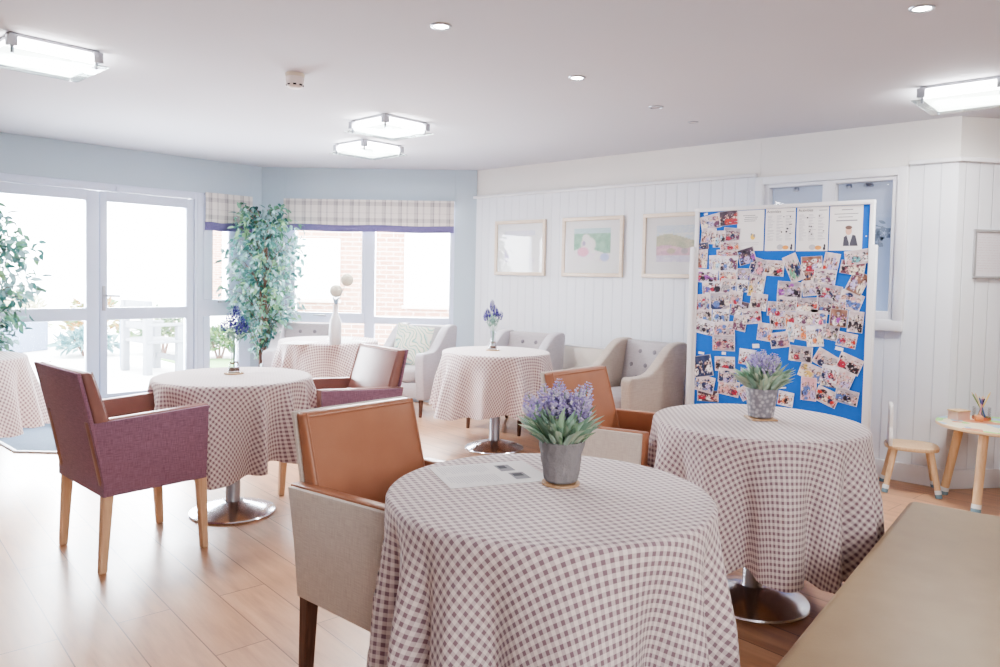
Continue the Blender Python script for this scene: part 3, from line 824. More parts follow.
def rv(r): return Vector((r.gauss(0, 1), r.gauss(0, 1), r.gauss(0, 1))).normalized()
def outside(px, py): return py > YL-0.06 or 0.761*px+0.649*py > 7.67-0.06
def ficus(label, x, y, seed, z0, z1, rad, nleaf, L=0.075):
    r = random.Random(seed)
    t = thing('potted_ficus', label, 'plant', (x, y, 0), 0)
    g = bmesh.new(); lathe(g, [(0, 0), (0.13, 0), (0.135, 0.01), (0.165, 0.29), (0.175, 0.29), (0.175, 0.32), (0.16, 0.32), (0.155, 0.28), (0, 0.275)], 36); obj('plant_pot', g, M['white_pot'], t)
    g = bmesh.new(); lathe(g, [(0, 0.283), (0.155, 0.281)], 24); obj('soil', g, M['soil'], t)
    g = bmesh.new()
    for k in range(3):                           # twisted stems
        tube(g, [(0.028*math.cos(k*2.1+z*4), 0.028*math.sin(k*2.1+z*4), 0.27+z*(z1-0.55)) for z in [i/14 for i in range(15)]], [0.017-0.009*i/14 for i in range(15)], 7)
    tr = obj('trunk', g, M['bark'], t)
    spec = []; twigs = bmesh.new()
    greens = [S(c)[:3] for c in ((104, 156, 150), (134, 180, 178), (164, 204, 202), (82, 134, 128), (120, 170, 140), (152, 196, 152), (180, 212, 216))]  # teal and pale tints put the window's backlight sheen into the leaves
    nb = max(10, nleaf//26)
    for b_ in range(nb):
        u = (b_+0.5)/nb
        zc = z0+(z1-z0)*u
        rr = rad*(0.45+0.55*math.sin(PI*min(1, (u*0.82+0.12)))**0.8)*(0.7+0.5*r.random())
        a = b_*2.399+r.uniform(-.3, .3)
        st = Vector((0, 0, max(0.4, zc-0.12-0.25*r.random())))
        while rr > 0.1 and outside(x+rr*math.cos(a), y+rr*math.sin(a)): rr -= 0.02
        en = Vector((rr*math.cos(a), rr*math.sin(a), zc+0.04))
        md = st.lerp(en, 0.55)+Vector((0, 0, 0.10))
        pts = [st, st.lerp(md, 0.5)+Vector((0, 0, 0.03)), md, md.lerp(en, 0.6)+Vector((0, 0, 0.01)), en+Vector((0, 0, -0.05))]
        tube(twigs, pts, [0.004, 0.0035, 0.003, 0.002, 0.0015], 5)
        base = greens[r.randrange(len(greens))]
        for k in range(26):
            w = 0.08+0.92*r.random()
            i = min(3, int(w*4)); p = pts[i].lerp(pts[i+1], w*4-i)+rv(r)*0.055
            out = Vector((math.cos(a), math.sin(a), 0))
            d = (out*0.5+rv(r)*0.9+Vector((0, 0, -0.65))).normalized()
            if outside(x+p.x+d.x*L, y+p.y+d.y*L): continue
            c0 = base if r.random() < 0.6 else greens[r.randrange(len(greens))]
            sh = 0.45+0.75*r.random()
            spec.append((p, d, (rv(r)+Vector((0, 0, 1.2))).normalized(), L*(0.65+0.6*r.random()), L*0.60, [x*sh for x in c0]))
    obj('branches', twigs, M['bark'], tr)
    leafmesh(spec, 'foliage', M['leaf'], t)
    return t
ficus('tall artificial ficus in the corner between the garden doors and wide window', 3.89, 6.745, 4, 0.68, 1.93, 0.36, 2300, 0.072)
ficus('tall artificial ficus at the left edge, in front of the garden doors', 1.38, 6.42, 9, 0.72, 1.72, 0.42, 2000, 0.080)

def lavender_spike(name, p, d, L, r0, seed, par, cols):
    r = random.Random(seed); vs, fs, cs = [], [], []
    d = d.normalized(); s = d.cross(Vector((0.3, 0.9, 0.1))).normalized(); u = d.cross(s)
    nwh = int(L/0.0075)
    for j in range(nwh):
        w = j/(nwh-1); rad = r0*(0.65+0.5*math.sin(PI*min(1, w*0.8+0.15)))*(1-0.55*w**3)
        for k in range(7):
            a = k*2*PI/7+j*0.7+r.uniform(-.3, .3)
            o = s*math.cos(a)+u*math.sin(a)
            q = p+d*(w*L)+o*rad*(0.55+0.3*r.random()); c = cols[r.randrange(len(cols))]
            ln = rad*0.75*(0.8+0.5*r.random()); dd = (o+d*0.7).normalized(); ss = dd.cross(d).normalized()
            i = len(vs); wd = ln*0.5
            vs += [q, q+dd*ln*0.55+ss*wd, q+dd*ln*0.55-ss*wd, q+dd*ln, q+dd*ln*0.5+d*wd*0.8, q+dd*ln*0.5-d*wd*0.8]
            cs += [[x*0.75 for x in c]]+[c]*5
            fs += [(i, i+1, i+4), (i+1, i+3, i+4), (i, i+4, i+2), (i+4, i+3, i+2), (i, i+5, i+1), (i+5, i+3, i+1), (i, i+2, i+5), (i+2, i+3, i+5)]
    me = bpy.data.meshes.new(name); me.from_pydata([tuple(v) for v in vs], [], fs); attr_colors(me, cs)
    return link(name, me, M['petal'], par)

def potted_lavender(label, x, y, seed, spikes, h_leaf=0.10, pot=(0.045, 0.062, 0.105), leafn=90, cols=None, embossed=False):
    r = random.Random(seed)
    t = thing('potted_lavender', label, 'plant', (x, y, 0.7565), 0.3*seed)
    rb, rt, hp = pot
    g = bmesh.new()
    lathe(g, [(0, 0), (rb-0.004, 0), (rb, 0.004)]+[(rb+(rt-rb)*k/24, 0.004+(hp-0.008)*k/24) for k in range(1, 25)]+[(rt-0.002, hp), (rt-0.006, hp-0.003), (rt-0.010, hp-0.022), (0, hp-0.024)], 72)
    if not embossed:
        for v in g.verts:
            if v.co.z > 0.006 and math.hypot(v.co.x, v.co.y) > rb*0.98:
                k = noise.noise(Vector((v.co.x*90, v.co.y*90, v.co.z*35)))*0.0045; rr = math.hypot(v.co.x, v.co.y); v.co.x *= 1+k/rr; v.co.y *= 1+k/rr
    obj('plant_pot', g, M['embossed'] if embossed else M['concrete'], t)
    spec = []
    gl = [S(c)[:3] for c in ((180, 212, 182), (204, 228, 204), (160, 196, 174), (218, 234, 208), (190, 220, 202))]
    for k in range(leafn):
        a = r.uniform(0, 2*PI); q = r.random()**0.6*rt*0.75
        p = Vector((q*math.cos(a), q*math.sin(a), hp-0.02))
        lean = r.uniform(0.1, 1.15)
        d = Vector((math.cos(a)*lean, math.sin(a)*lean, 1.0))
        L = h_leaf*r.uniform(0.55, 1.15); c = gl[r.randrange(5)]; sh = r.uniform(.75, 1.15)
        spec.append((p+d.normalized()*L*r.uniform(0, 0.35), d, (Vector((-math.cos(a), -math.sin(a), 0.7))+rv(r)*0.6), L, L*0.27, [x*sh for x in c]))
    leafmesh(spec, 'foliage', M['leaf'], t)
    for k, (sx, sy, z, tilt, L) in enumerate(spikes):
        sx, sy, z = sx*1.3, sy*1.3, z+0.004
        p = Vector((sx, sy, z)); d = Vector((sx*tilt*14, sy*tilt*14, 1))
        stem = bmesh.new(); tube(stem, [(sx*0.3, sy*0.3, hp-0.015), (sx*0.7, sy*0.7, (hp+z)/2), p, p+d.normalized()*L*0.95], 0.0016, 5)
        sp = lavender_spike('flower_spike', p, d, L, 0.0185, seed*31+k, t, cols or LAV)
        obj('stem', stem, M['stem'], sp)
    return t
M['stem'] = plain('pale_green_stem', (140, 170, 146), 0.6)
LAV = [S(c)[:3] for c in ((214, 204, 240), (228, 220, 246), (192, 178, 230), (240, 236, 250), (204, 190, 236))]
VIO = [S(c)[:3] for c in ((70, 62, 146), (92, 84, 168), (54, 48, 122), (112, 102, 184))]
n = NT('embossed_grey_pot'); v = n.coord()
vo = n.add('ShaderNodeTexVoronoi'); n.l.new(n.map(v, sc=(1, 1, 1)), vo.inputs['Vector']); vo.inputs['Scale'].default_value = 62
n.set(n.ramp(vo.outputs[0], [(0.1, S((206, 204, 208))), (0.6, S((140, 138, 146)))]), 0.6, 0, 0.3); n.bump(vo.outputs[0], -0.8, 0.006)
M['embossed'] = n.m
def coaster(label, x, y, rz, round_=True):
    g = bmesh.new()
    if round_: lathe(g, [(0, 0), (0.052, 0), (0.053, 0.003), (0.052, 0.006), (0, 0.006)], 32)
    else: box(g, (0, 0, 0.0035), (0.105, 0.105, 0.007), 0, 0.0015)
    o = obj('coaster', g, M['cork'], None, (x, y, 0.7465), (0, 0, rz)); return tag(o, label, 'coaster')
NL, RL = (1.620, 1.245), (2.998, 1.275)
coaster('pale coaster under the rough grey lavender pot', *NL, 0.5)
coaster('square wooden coaster under the embossed lavender pot', *RL, 0.75, False)
sp1 = []
for (ir, dp, z, tl, L) in ((-0.072, 0.0, 0.150, 0.35, 0.055), (-0.040, 0.012, 0.160, 0.25, 0.062), (-0.022, -0.015, 0.155, 0.15, 0.060), (-0.008, 0.020, 0.165, 0.1, 0.068), (0.004, -0.012, 0.152, 0.1, 0.058), (0.016, 0.03, 0.150, 0.2, 0.055), (0.030, -0.005, 0.148, 0.45, 0.072), (0.046, 0.012, 0.152, 0.45, 0.075), (0.040, -0.03, 0.140, 0.4, 0.055)):
    wx, wy = (0.675*ir+0.737*dp)/1.3, (-0.737*ir+0.675*dp)/1.3; c3, s3 = math.cos(0.3), math.sin(0.3)
    sp1.append((c3*wx+s3*wy, -s3*wx+c3*wy, z+0.016, tl, L*1.3))
potted_lavender('pale lavender in a rough grey pot on the nearest table', *NL, 1, sp1, 0.092, (0.046, 0.062, 0.112), 300)
sp2 = [(0.0, 0.02, 0.195, 0.2, 0.07), (0.03, -0.01, 0.18, 0.5, 0.07), (-0.03, 0.015, 0.19, 0.4, 0.075), (0.012, -0.03, 0.185, 0.5, 0.07), (-0.02, -0.02, 0.19, 0.3, 0.07), (0.04, 0.02, 0.175, 0.6, 0.07), (-0.045, -0.005, 0.175, 0.5, 0.065), (0.0, 0.0, 0.2, 0.1, 0.07)]
potted_lavender('pale lavender in an embossed grey pot on the table by the photo board', *RL, 2, sp2, 0.10, (0.050, 0.064, 0.120), 300, None, True)

def vase_bunch(x, y, seed, where):
    r = random.Random(seed)
    coaster('small wooden coaster under the glass vase on the table %s' % where, x, y, 0.4*seed, True)
    v = thing('glass_vase', 'slim clear glass vase on the table %s' % where, 'vase', (x, y, 0.7525))
    g = bmesh.new(); lathe(g, [(0, 0), (0.034, 0), (0.036, 0.004), (0.030, 0.03), (0.020, 0.07), (0.018, 0.10), (0.024, 0.145), (0.0225, 0.145), (0.0165, 0.10), (0.0185, 0.07), (0.028, 0.03), (0.03, 0.01), (0, 0.009)], 32); obj('vase_body', g, M['vase_glass'], v)
    g = bmesh.new(); tube(g, [(0.021*math.cos(a), 0.021*math.sin(a), 0.055+0.004*math.sin(3*a)) for a in [2*PI*k/20 for k in range(21)]], 0.003, 6, False); tube(g, [(0.02, 0, 0.055), (0.034, 0.006, 0.03)], 0.002, 5); obj('twine_band', g, plain('brown_twine', (150, 116, 96), 0.8), v)
    g = bmesh.new(); lathe(g, [(0, 0.0095), (0.0285, 0.0105), (0.0275, 0.028), (0, 0.03)], 20); obj('brown_pebbles', g, plain('brown_gravel', (150, 116, 98), 0.8, vary=0.3, scale=120, bump=1), v)
    b_ = thing('lavender_bunch', 'violet lavender sprigs in the glass vase on the table %s' % where, 'flowers', (x, y, 0.784), seed*1.3)
    g = bmesh.new(); spec = []
    gl = [S(c)[:3] for c in ((150, 186, 172), (176, 206, 190), (132, 170, 160))]
    tips = [(0.0, 0.01, 0.26), (0.05, 0.01, 0.215), (-0.045, 0.02, 0.22), (0.02, -0.045, 0.20), (-0.02, -0.03, 0.235), (0.045, 0.04, 0.185), (-0.03, 0.045, 0.19)]
    for (a, c, z) in tips:
        tube(g, [(a*0.05, c*0.05, 0), (a*0.12, c*0.12, 0.11), (a*0.6, c*0.6, z-0.05), (a, c, z+0.03)], 0.0016, 5)
        for k in range(9):
            w = r.uniform(0.35, 0.9); p = Vector((a*w, c*w, 0.11+(z-0.11)*w)); an = r.uniform(0, 2*PI)
            spec.append((p, Vector((math.cos(an), math.sin(an), 0.8)), Vector((-math.cos(an), -math.sin(an), 1)), 0.05*r.uniform(.6, 1.2), 0.013, gl[r.randrange(3)]))
    obj('stems', g, M['stem'], b_)
    leafmesh(spec, 'foliage', M['leaf'], b_)
    for k, (a, c, z) in enumerate(tips): lavender_spike('flower_spike', Vector((a, c, z)), Vector((a*3, c*3, 1)), 0.065 if k else 0.09, 0.015, seed*50+k, b_, VIO)
vase_bunch(2.05, 3.86, 3, 'beside the plum armchair')
vase_bunch(4.185, 3.90, 5, 'in front of the panelled wall')

# white bottle vase with two pompom blooms
v = thing('bottle_vase', 'tall white bottle vase on the table by the wide window', 'vase', (3.503, 4.98, 0.7465))
g = bmesh.new(); lathe(g, [(0, 0), (0.044, 0), (0.048, 0.006), (0.048, 0.15), (0.044, 0.19), (0.026, 0.235), (0.02, 0.26), (0.02, 0.315), (0.023, 0.32), (0.018, 0.32), (0.016, 0.26), (0, 0.25)], 36); obj('vase_body', g, M['white_pot'], v)
M['pom'] = plain('cream_pompom', (222, 218, 206), 0.9, vary=0.12, scale=60)
f = thing('pompom_blooms', 'two cream pompom blooms in the white bottle vase', 'flowers', (3.503, 4.98, 1.0665))
g = bmesh.new(); ctr = ((0.018, 0.02, 0.105), (0.075, -0.045, 0.195))
for c in ctr: tube(g, [(0, 0, -0.06), (c[0]*0.2, c[1]*0.2, 0.02), (c[0]*0.8, c[1]*0.8, c[2]*0.75), c], 0.003, 6)
for k in range(4): tube(g, [(0, 0, -0.02), (0.012*math.cos(k*1.6), 0.012*math.sin(k*1.6), 0.03), (0.03*math.cos(k*1.6), 0.03*math.sin(k*1.6), 0.055)], [0.006, 0.008, 0.002], 6)
obj('stem', g, plain('blue_green_stem', (140, 164, 186), 0.6), f)
for c in ctr:
    g = bmesh.new()
    for k in range(130):
        z = 1-2*(k+.5)/130; a = k*2.39996; q = math.sqrt(1-z*z); d = Vector((q*math.cos(a), q*math.sin(a), z))
        lathe_c = Vector(c)+d*0.042
        bmesh.ops.create_icosphere(g, subdivisions=1, radius=0.0095, matrix=Matrix.Translation(lathe_c))
    obj('bloom', g, M['pom'], f)
# ================================================================== PAPERS ON TABLES
def sheet_rel(name, label, corners, z, mat, cat, extra=None):
    cx = sum(c[0] for c in corners)/4; cy = sum(c[1] for c in corners)/4
    g = bmesh.new(); lo = [g.verts.new((c[0]-cx, c[1]-cy, 0)) for c in corners]; hi = [g.verts.new((c[0]-cx, c[1]-cy, 0.0012)) for c in corners]
    g.faces.new(lo[::-1]); g.faces.new(hi)
    for k in range(4): g.faces.new((lo[k], lo[(k+1) % 4], hi[(k+1) % 4], hi[k]))
    bmesh.ops.recalc_face_normals(g, faces=g.faces[:])
    o = obj(name, g, mat, None, (cx, cy, z), smooth=False); tag(o, label, cat); return o
def lines_on(par, A, B, Cc, rows, mat, name, z=0.0016):
    """rows: (u0,u1,v,h) in sheet coords: A + u*(B-A) + v*(C-A)"""
    g = bmesh.new(); A, B, Cc = Vector((*A, 0)), Vector((*B, 0)), Vector((*Cc, 0)); o = par.location
    for (u0, u1, v, h) in rows:
        q = [A+(B-A)*u+(Cc-A)*w for u, w in ((u0, v), (u1, v), (u1, v+h), (u0, v+h))]
        g.faces.new([g.verts.new((p.x-o.x, p.y-o.y, z)) for p in q])
    bmesh.ops.recalc_face_normals(g, faces=g.faces[:])
    return obj(name, g, mat, par, smooth=False)
# A4-ish leaflet near the pot
A, B, D = (1.470, 1.620), (1.365, 1.415), (1.735, 1.485)
Cq = (B[0]+D[0]-A[0], B[1]+D[1]-A[1])
lf = sheet_rel('leaflet', 'white printed leaflet lying on the nearest table beside the lavender pot', [A, B, Cq, D], 0.7468, M['paper'], 'leaflet')
rr = random.Random(2)
lines_on(lf, A, B, D, [(0.08+0.46*c, 0.08+0.46*c+0.36*rr.uniform(.7, 1), 0.06+0.025*k, 0.008) for c in (0, 1) for k in range(20)], plain('faint_print', (206, 206, 212), 0.7), 'printed_lines')
lines_on(lf, A, B, D, [(0.16, 0.46, 0.64, 0.15), (0.55, 0.85, 0.68, 0.15)], M['ink'], 'grey_pictures')
lines_on(lf, A, B, D, [(0.20, 0.34, 0.66, 0.08), (0.60, 0.72, 0.70, 0.10)], M['ink_dark'], 'dark_figures', 0.002)
for (lab, c, rz, s) in (('white menu sheet at the left of the white bottle vase', (3.36, 5.27), 0.5, (0.30, 0.21)), ('white menu sheet at the right of the white bottle vase', (3.72, 5.13), -0.35, (0.30, 0.21)), ('white menu sheet nearest the wide window on the vase table', (3.86, 5.42), 0.9, (0.30, 0.21))):
    ca, sa = math.cos(rz), math.sin(rz)
    cs = [(c[0]+ca*a*s[0]/2-sa*b_*s[1]/2, c[1]+sa*a*s[0]/2+ca*b_*s[1]/2) for a, b_ in ((-1, -1), (1, -1), (1, 1), (-1, 1))]
    p = sheet_rel('menu_sheet', lab, cs, 0.7468, M['paper'], 'menu')
    lines_on(p, cs[0], cs[1], cs[3], [(0.1, 0.9, 0.15+0.12*k, 0.03) for k in range(6)], plain('faint_print_2', (214, 214, 220), 0.7), 'printed_lines')

# ================================================================== PICTURES
def painted(nx, nz, w, h, fn):
    vs, fs, cs = [], [], []
    for j in range(nz+1):
        for i in range(nx+1):
            u, v = i/nx, j/nz; vs.append(((u-.5)*w, 0, (v-.5)*h)); cs.append(fn(u, v))
    for j in range(nz):
        for i in range(nx):
            a = j*(nx+1)+i; fs.append((a, a+1, a+nx+2, a+nx+1))
    me = bpy.data.meshes.new('print'); me.from_pydata(vs, [], fs); attr_colors(me, cs); return me
def lerp3(a, b_, t): t = max(0, min(1, t)); return [a[i]+(b_[i]-a[i])*t for i in range(3)]
def blob(col, c, u, v, cu, cv, ru, rv_, soft=0.25):
    d = math.hypot((u-cu)/ru, (v-cv)/rv_); return lerp3(col, c, (1-d)/soft+0.5) if d < 1+soft else col
L3 = lambda *c: list(S(c)[:3])
def pic1(u, v):
    k = noise.noise(Vector((u*9, v*9, 1)))
    c = L3(240, 240, 246)
    if v > 0.82+0.05*(u-.5): c = L3(208, 208, 220)
    if u < 0.30: c = lerp3(c, L3(178, 166, 206), (0.30-u)*3.2*(1-v)+k*0.5)
    if v < 0.16: c = lerp3(c, L3(196, 186, 214), 0.4+k*0.5)
    return c
def pic2(u, v):
    k = noise.noise(Vector((u*7, v*7, 3)))
    c = lerp3(L3(136, 176, 156), L3(160, 194, 176), 0.5+k)
    if v > 0.86: c = L3(186, 206, 210)
    if v < 0.34+0.08*math.sin(u*5): c = lerp3(L3(222, 210, 224), L3(240, 232, 240), 0.5+k)
    c = blob(c, L3(232, 222, 222), u, v, 0.40, 0.52, 0.20, 0.22); c = blob(c, L3(226, 168, 190), u, v, 0.26, 0.30, 0.16, 0.14)
    c = blob(c, L3(238, 228, 226), u, v, 0.34, 0.70, 0.11, 0.13); c = blob(c, L3(168, 160, 186), u, v, 0.28, 0.55, 0.05, 0.07); c = blob(c, L3(176, 184, 214), u, v, 0.85, 0.14, 0.12, 0.12)
    return c
def pic3(u, v):
    k = noise.noise(Vector((u*6, v*10, 7)))
    c = L3(206, 214, 230)
    if v < 0.80: c = lerp3(L3(190, 206, 232), L3(220, 226, 236), v*1.2+k)
    if v < 0.66+0.10*math.sin(u*4+0.5): c = lerp3(L3(196, 192, 172), L3(176, 180, 160), 0.5+k)
    if v < 0.42+0.04*math.sin(u*7): c = lerp3(L3(216, 188, 196), L3(200, 168, 186), 0.5+1.2*k)
    if v < 0.18: c = lerp3(L3(204, 198, 214), L3(216, 214, 226), 0.5+k)
    c = blob(c, L3(186, 176, 160), u, v, 0.35, 0.30, 0.10, 0.08); c = blob(c, L3(180, 170, 176), u, v, 0.66, 0.30, 0.08, 0.08)
    return c
def picture(label, yc, w, h, fn, zc):
    t = thing('framed_picture', label, 'picture', (5.488, yc, zc), -PI/2)
    # local x -> along the wall to the right as seen from the room, local -y -> into the room
    b0 = 0.034
    g = bmesh.new()
    for (x0, x1, z0, z1) in ((-w/2, -w/2+b0, -h/2, h/2), (w/2-b0, w/2, -h/2, h/2), (-w/2, w/2, h/2-b0, h/2), (-w/2, w/2, -h/2, -h/2+b0)): box2(g, (x0, -0.026, z0), (x1, 0, z1), 0.005)
    obj('frame', g, M['cream_frame'], t)
    g = bmesh.new(); box2(g, (-w/2+b0-.005, -0.012, -h/2+b0-.005), (w/2-b0+.005, -0.004, h/2-b0+.005)); obj('mount', g, M['mount'], t, smooth=False)
    link('print', painted(48, 36, w*0.60, h*0.56, lambda u, v: [max(0, min(0.95, q*1.3*(1+0.22*noise.noise(Vector((u*34, v*26, w*9)))))) for q in fn(u, v)]), M['print'], t, (0.0, -0.0128, 0.015))
    g = bmesh.new(); box2(g, (-w/2+b0-.004, -0.022, -h/2+b0-.004), (w/2-b0+.004, -0.019, h/2-b0+.004)); obj('glass', g, M['picture_glass'], t, smooth=False)
picture('cream framed picture of pale lavender stems, nearest the wide window', 4.775, 0.645, 0.532, pic1, 1.594)
picture('cream framed picture of a pink figure on green, middle of the three', 3.923, 0.66, 0.534, pic2, 1.594)
picture('cream framed landscape in pinks and blues, partly behind the photo board', 3.07, 0.66, 0.534, pic3, 1.595)

# framed notice on the far right wall
t = thing('framed_notice', 'silver framed paper notice on the wall at the right edge', 'notice', MW2 @ Vector((0.27, -0.001, 1.518)), math.atan2(D2.y, D2.x))
w, h = 0.30, 0.315
g = bmesh.new()
for (x0, x1, z0, z1) in ((-w/2, -w/2+.018, -h/2, h/2), (w/2-.018, w/2, -h/2, h/2), (-w/2, w/2, h/2-.018, h/2), (-w/2, w/2, -h/2, -h/2+.018)): box2(g, (x0, -0.016, z0), (x1, 0, z1), 0.003)
obj('frame', g, plain('silver_frame', (186, 186, 190), 0.35, 0.5), t)
g = bmesh.new(); box2(g, (-w/2+.015, -0.008, -h/2+.015), (w/2-.015, -0.004, h/2-.015)); obj('notice_paper', g, plain('pale_notice_paper', (222, 220, 226), 0.6), t, smooth=False)
g = bmesh.new(); r = random.Random(5)
for k in range(15):
    z = h/2-0.035-k*0.0165; x = -w/2+0.03
    while x < w/2-0.04:
        l = r.uniform(0.012, 0.045); box2(g, (x, -0.0088, z), (min(x+l, w/2-.025), -0.008, z+0.003)); x += l+0.008
obj('printed_lines', g, plain('rose_print', (206, 188, 196), 0.7), t, smooth=False)

# ================================================================== PHOTO BOARD
BX = 5.0
t = thing('notice_board', 'freestanding blue felt photo board in white frame on posts', 'notice board', (BX, 2.06, 0))
g = bmesh.new(); box2(g, (0.0, -0.595, 0.31), (0.018, 0.595, 1.82)); obj('felt_panel', g, M['felt'], t, smooth=False)
g = bmesh.new()
for (y0, y1, z0, z1) in ((-0.61, 0.61, 1.808, 1.836), (-0.61, 0.61, 0.29, 0.33), (-0.612, -0.585, 0.29, 1.836), (0.570, 0.605, 0.29, 1.836)): box2(g, (-0.012, y0, z0), (0.026, y1, z1), 0.004)
obj('frame', g, M['trim'], t)
for y in (-0.612, 0.612):
    g = bmesh.new(); box2(g, (-0.022, y-0.020, 0.03), (0.028, y+0.020, 1.556), 0.005); p = obj('post', g, M['trim'], t)
    g = bmesh.new(); box2(g, (-0.22, y-0.022, 0.0), (0.22, y+0.022, 0.032), 0.006); obj('foot', g, M['trim'], p)
FX = BX-0.001
PAL = dict(cream=(232, 222, 206), red=(206, 66, 58), brown=(140, 96, 80), sky=(176, 212, 234), plum=(112, 72, 100), orange=(230, 140, 92), navy=(44, 58, 96), blue=(96, 124, 190), purple=(158, 84, 176), pink=(226, 150, 170), indigo=(104, 100, 170), mustard=(214, 186, 116), grey=(168, 164, 170), black=(48, 44, 54), rose=(214, 164, 164), maroon=(122, 62, 78), white=(240, 238, 240), olive=(126, 128, 96), lilac=(188, 176, 220), green=(112, 176, 140), teal=(110, 170, 176), crimson=(180, 56, 78), hotpink=(238, 110, 160))
BGS = dict(pale=((226, 216, 218), (196, 180, 186)), dark=(((104, 88, 100)), (66, 56, 72)), grey=((190, 182, 190), (156, 146, 158)), white=((240, 238, 244), (214, 210, 222)), navy=((66, 80, 116), (44, 56, 92)), brown=((168, 126, 110), (122, 88, 80)), maroon=((150, 98, 108), (116, 70, 86)), rose=((226, 180, 188), (206, 160, 170)))
SKIN = [(222, 184, 170), (206, 166, 152), (232, 202, 190)]
HAIR = [(96, 76, 74), (210, 204, 204), (60, 52, 58), (150, 120, 100)]
def photo_mesh(w, h, bg, col, seed):
    r = random.Random(seed); b1, b2 = BGS[bg]; main = L3(*PAL[col]); B1, B2 = L3(*b1), L3(*b2)
    people = []; nP = r.choice((3, 4, 5)) if w > h*0.9 else r.choice((2, 3))
    cols = [main]+[L3(*PAL[r.choice(('navy', 'white', 'plum', 'grey', 'black', 'rose', 'crimson', 'cream', 'lilac', 'blue'))]) for _ in range(5)]
    for k in range(nP):
        cu = (k+0.5+r.uniform(-.25, .25))/nP; s = r.uniform(0.8, 1.25)/max(2, nP)**0.5
        people.append((cu, r.uniform(0.28, 0.5), 0.26*s*1.1, 0.34*s, cols[0] if k == (seed % nP) else cols[1+k % 5], L3(*r.choice(SKIN)), L3(*r.choice(HAIR))))
    ext = [(r.random(), r.random()*0.8, r.uniform(.06, .16), r.uniform(.05, .14), r.choice(cols)) for _ in range(7)]
    bits = [cols[0], L3(60, 52, 60), L3(240, 236, 238), cols[1], L3(*r.choice(SKIN)), cols[2]]
    def fn(u, v):
        k = noise.noise(Vector((u*4+seed, v*4, seed*.7)))
        c = lerp3(B1, B2, 0.5+k*1.1)
        if v < 0.22: c = lerp3(c, B2, 0.7)
        for e in ext: c = blob(c, e[4], u, v, *e[:4])
        for (cu, cv, ru, rh, cl, sk, hr) in people:
            c = blob(c, cl, u, v, cu, cv-0.08, ru, rh)
            c = blob(c, hr, u, v, cu, cv+rh*1.05, ru*0.46, rh*0.42); c = blob(c, sk, u, v, cu, cv+rh*0.92, ru*0.36, rh*0.34)
        if 0.08 < v < 0.8:
            q = noise.noise(Vector((u*9+seed*3.1, v*8, 2.0)))
            if q > 0.16: c = lerp3(c, bits[int(abs(noise.noise(Vector((u*5, v*5, seed*1.7))))*23) % 6], (q-0.16)*7)
            q = noise.noise(Vector((u*11, v*9+seed*2.3, 5.0)))
            if q > 0.24: c = lerp3(c, L3(70, 60, 70), (q-0.24)*6)
        if u < 0.03 or u > 0.97 or v < 0.03 or v > 0.97: c = lerp3(c, L3(236, 234, 238), 0.6)
        return c
    return painted(34, 26, w, h, fn)
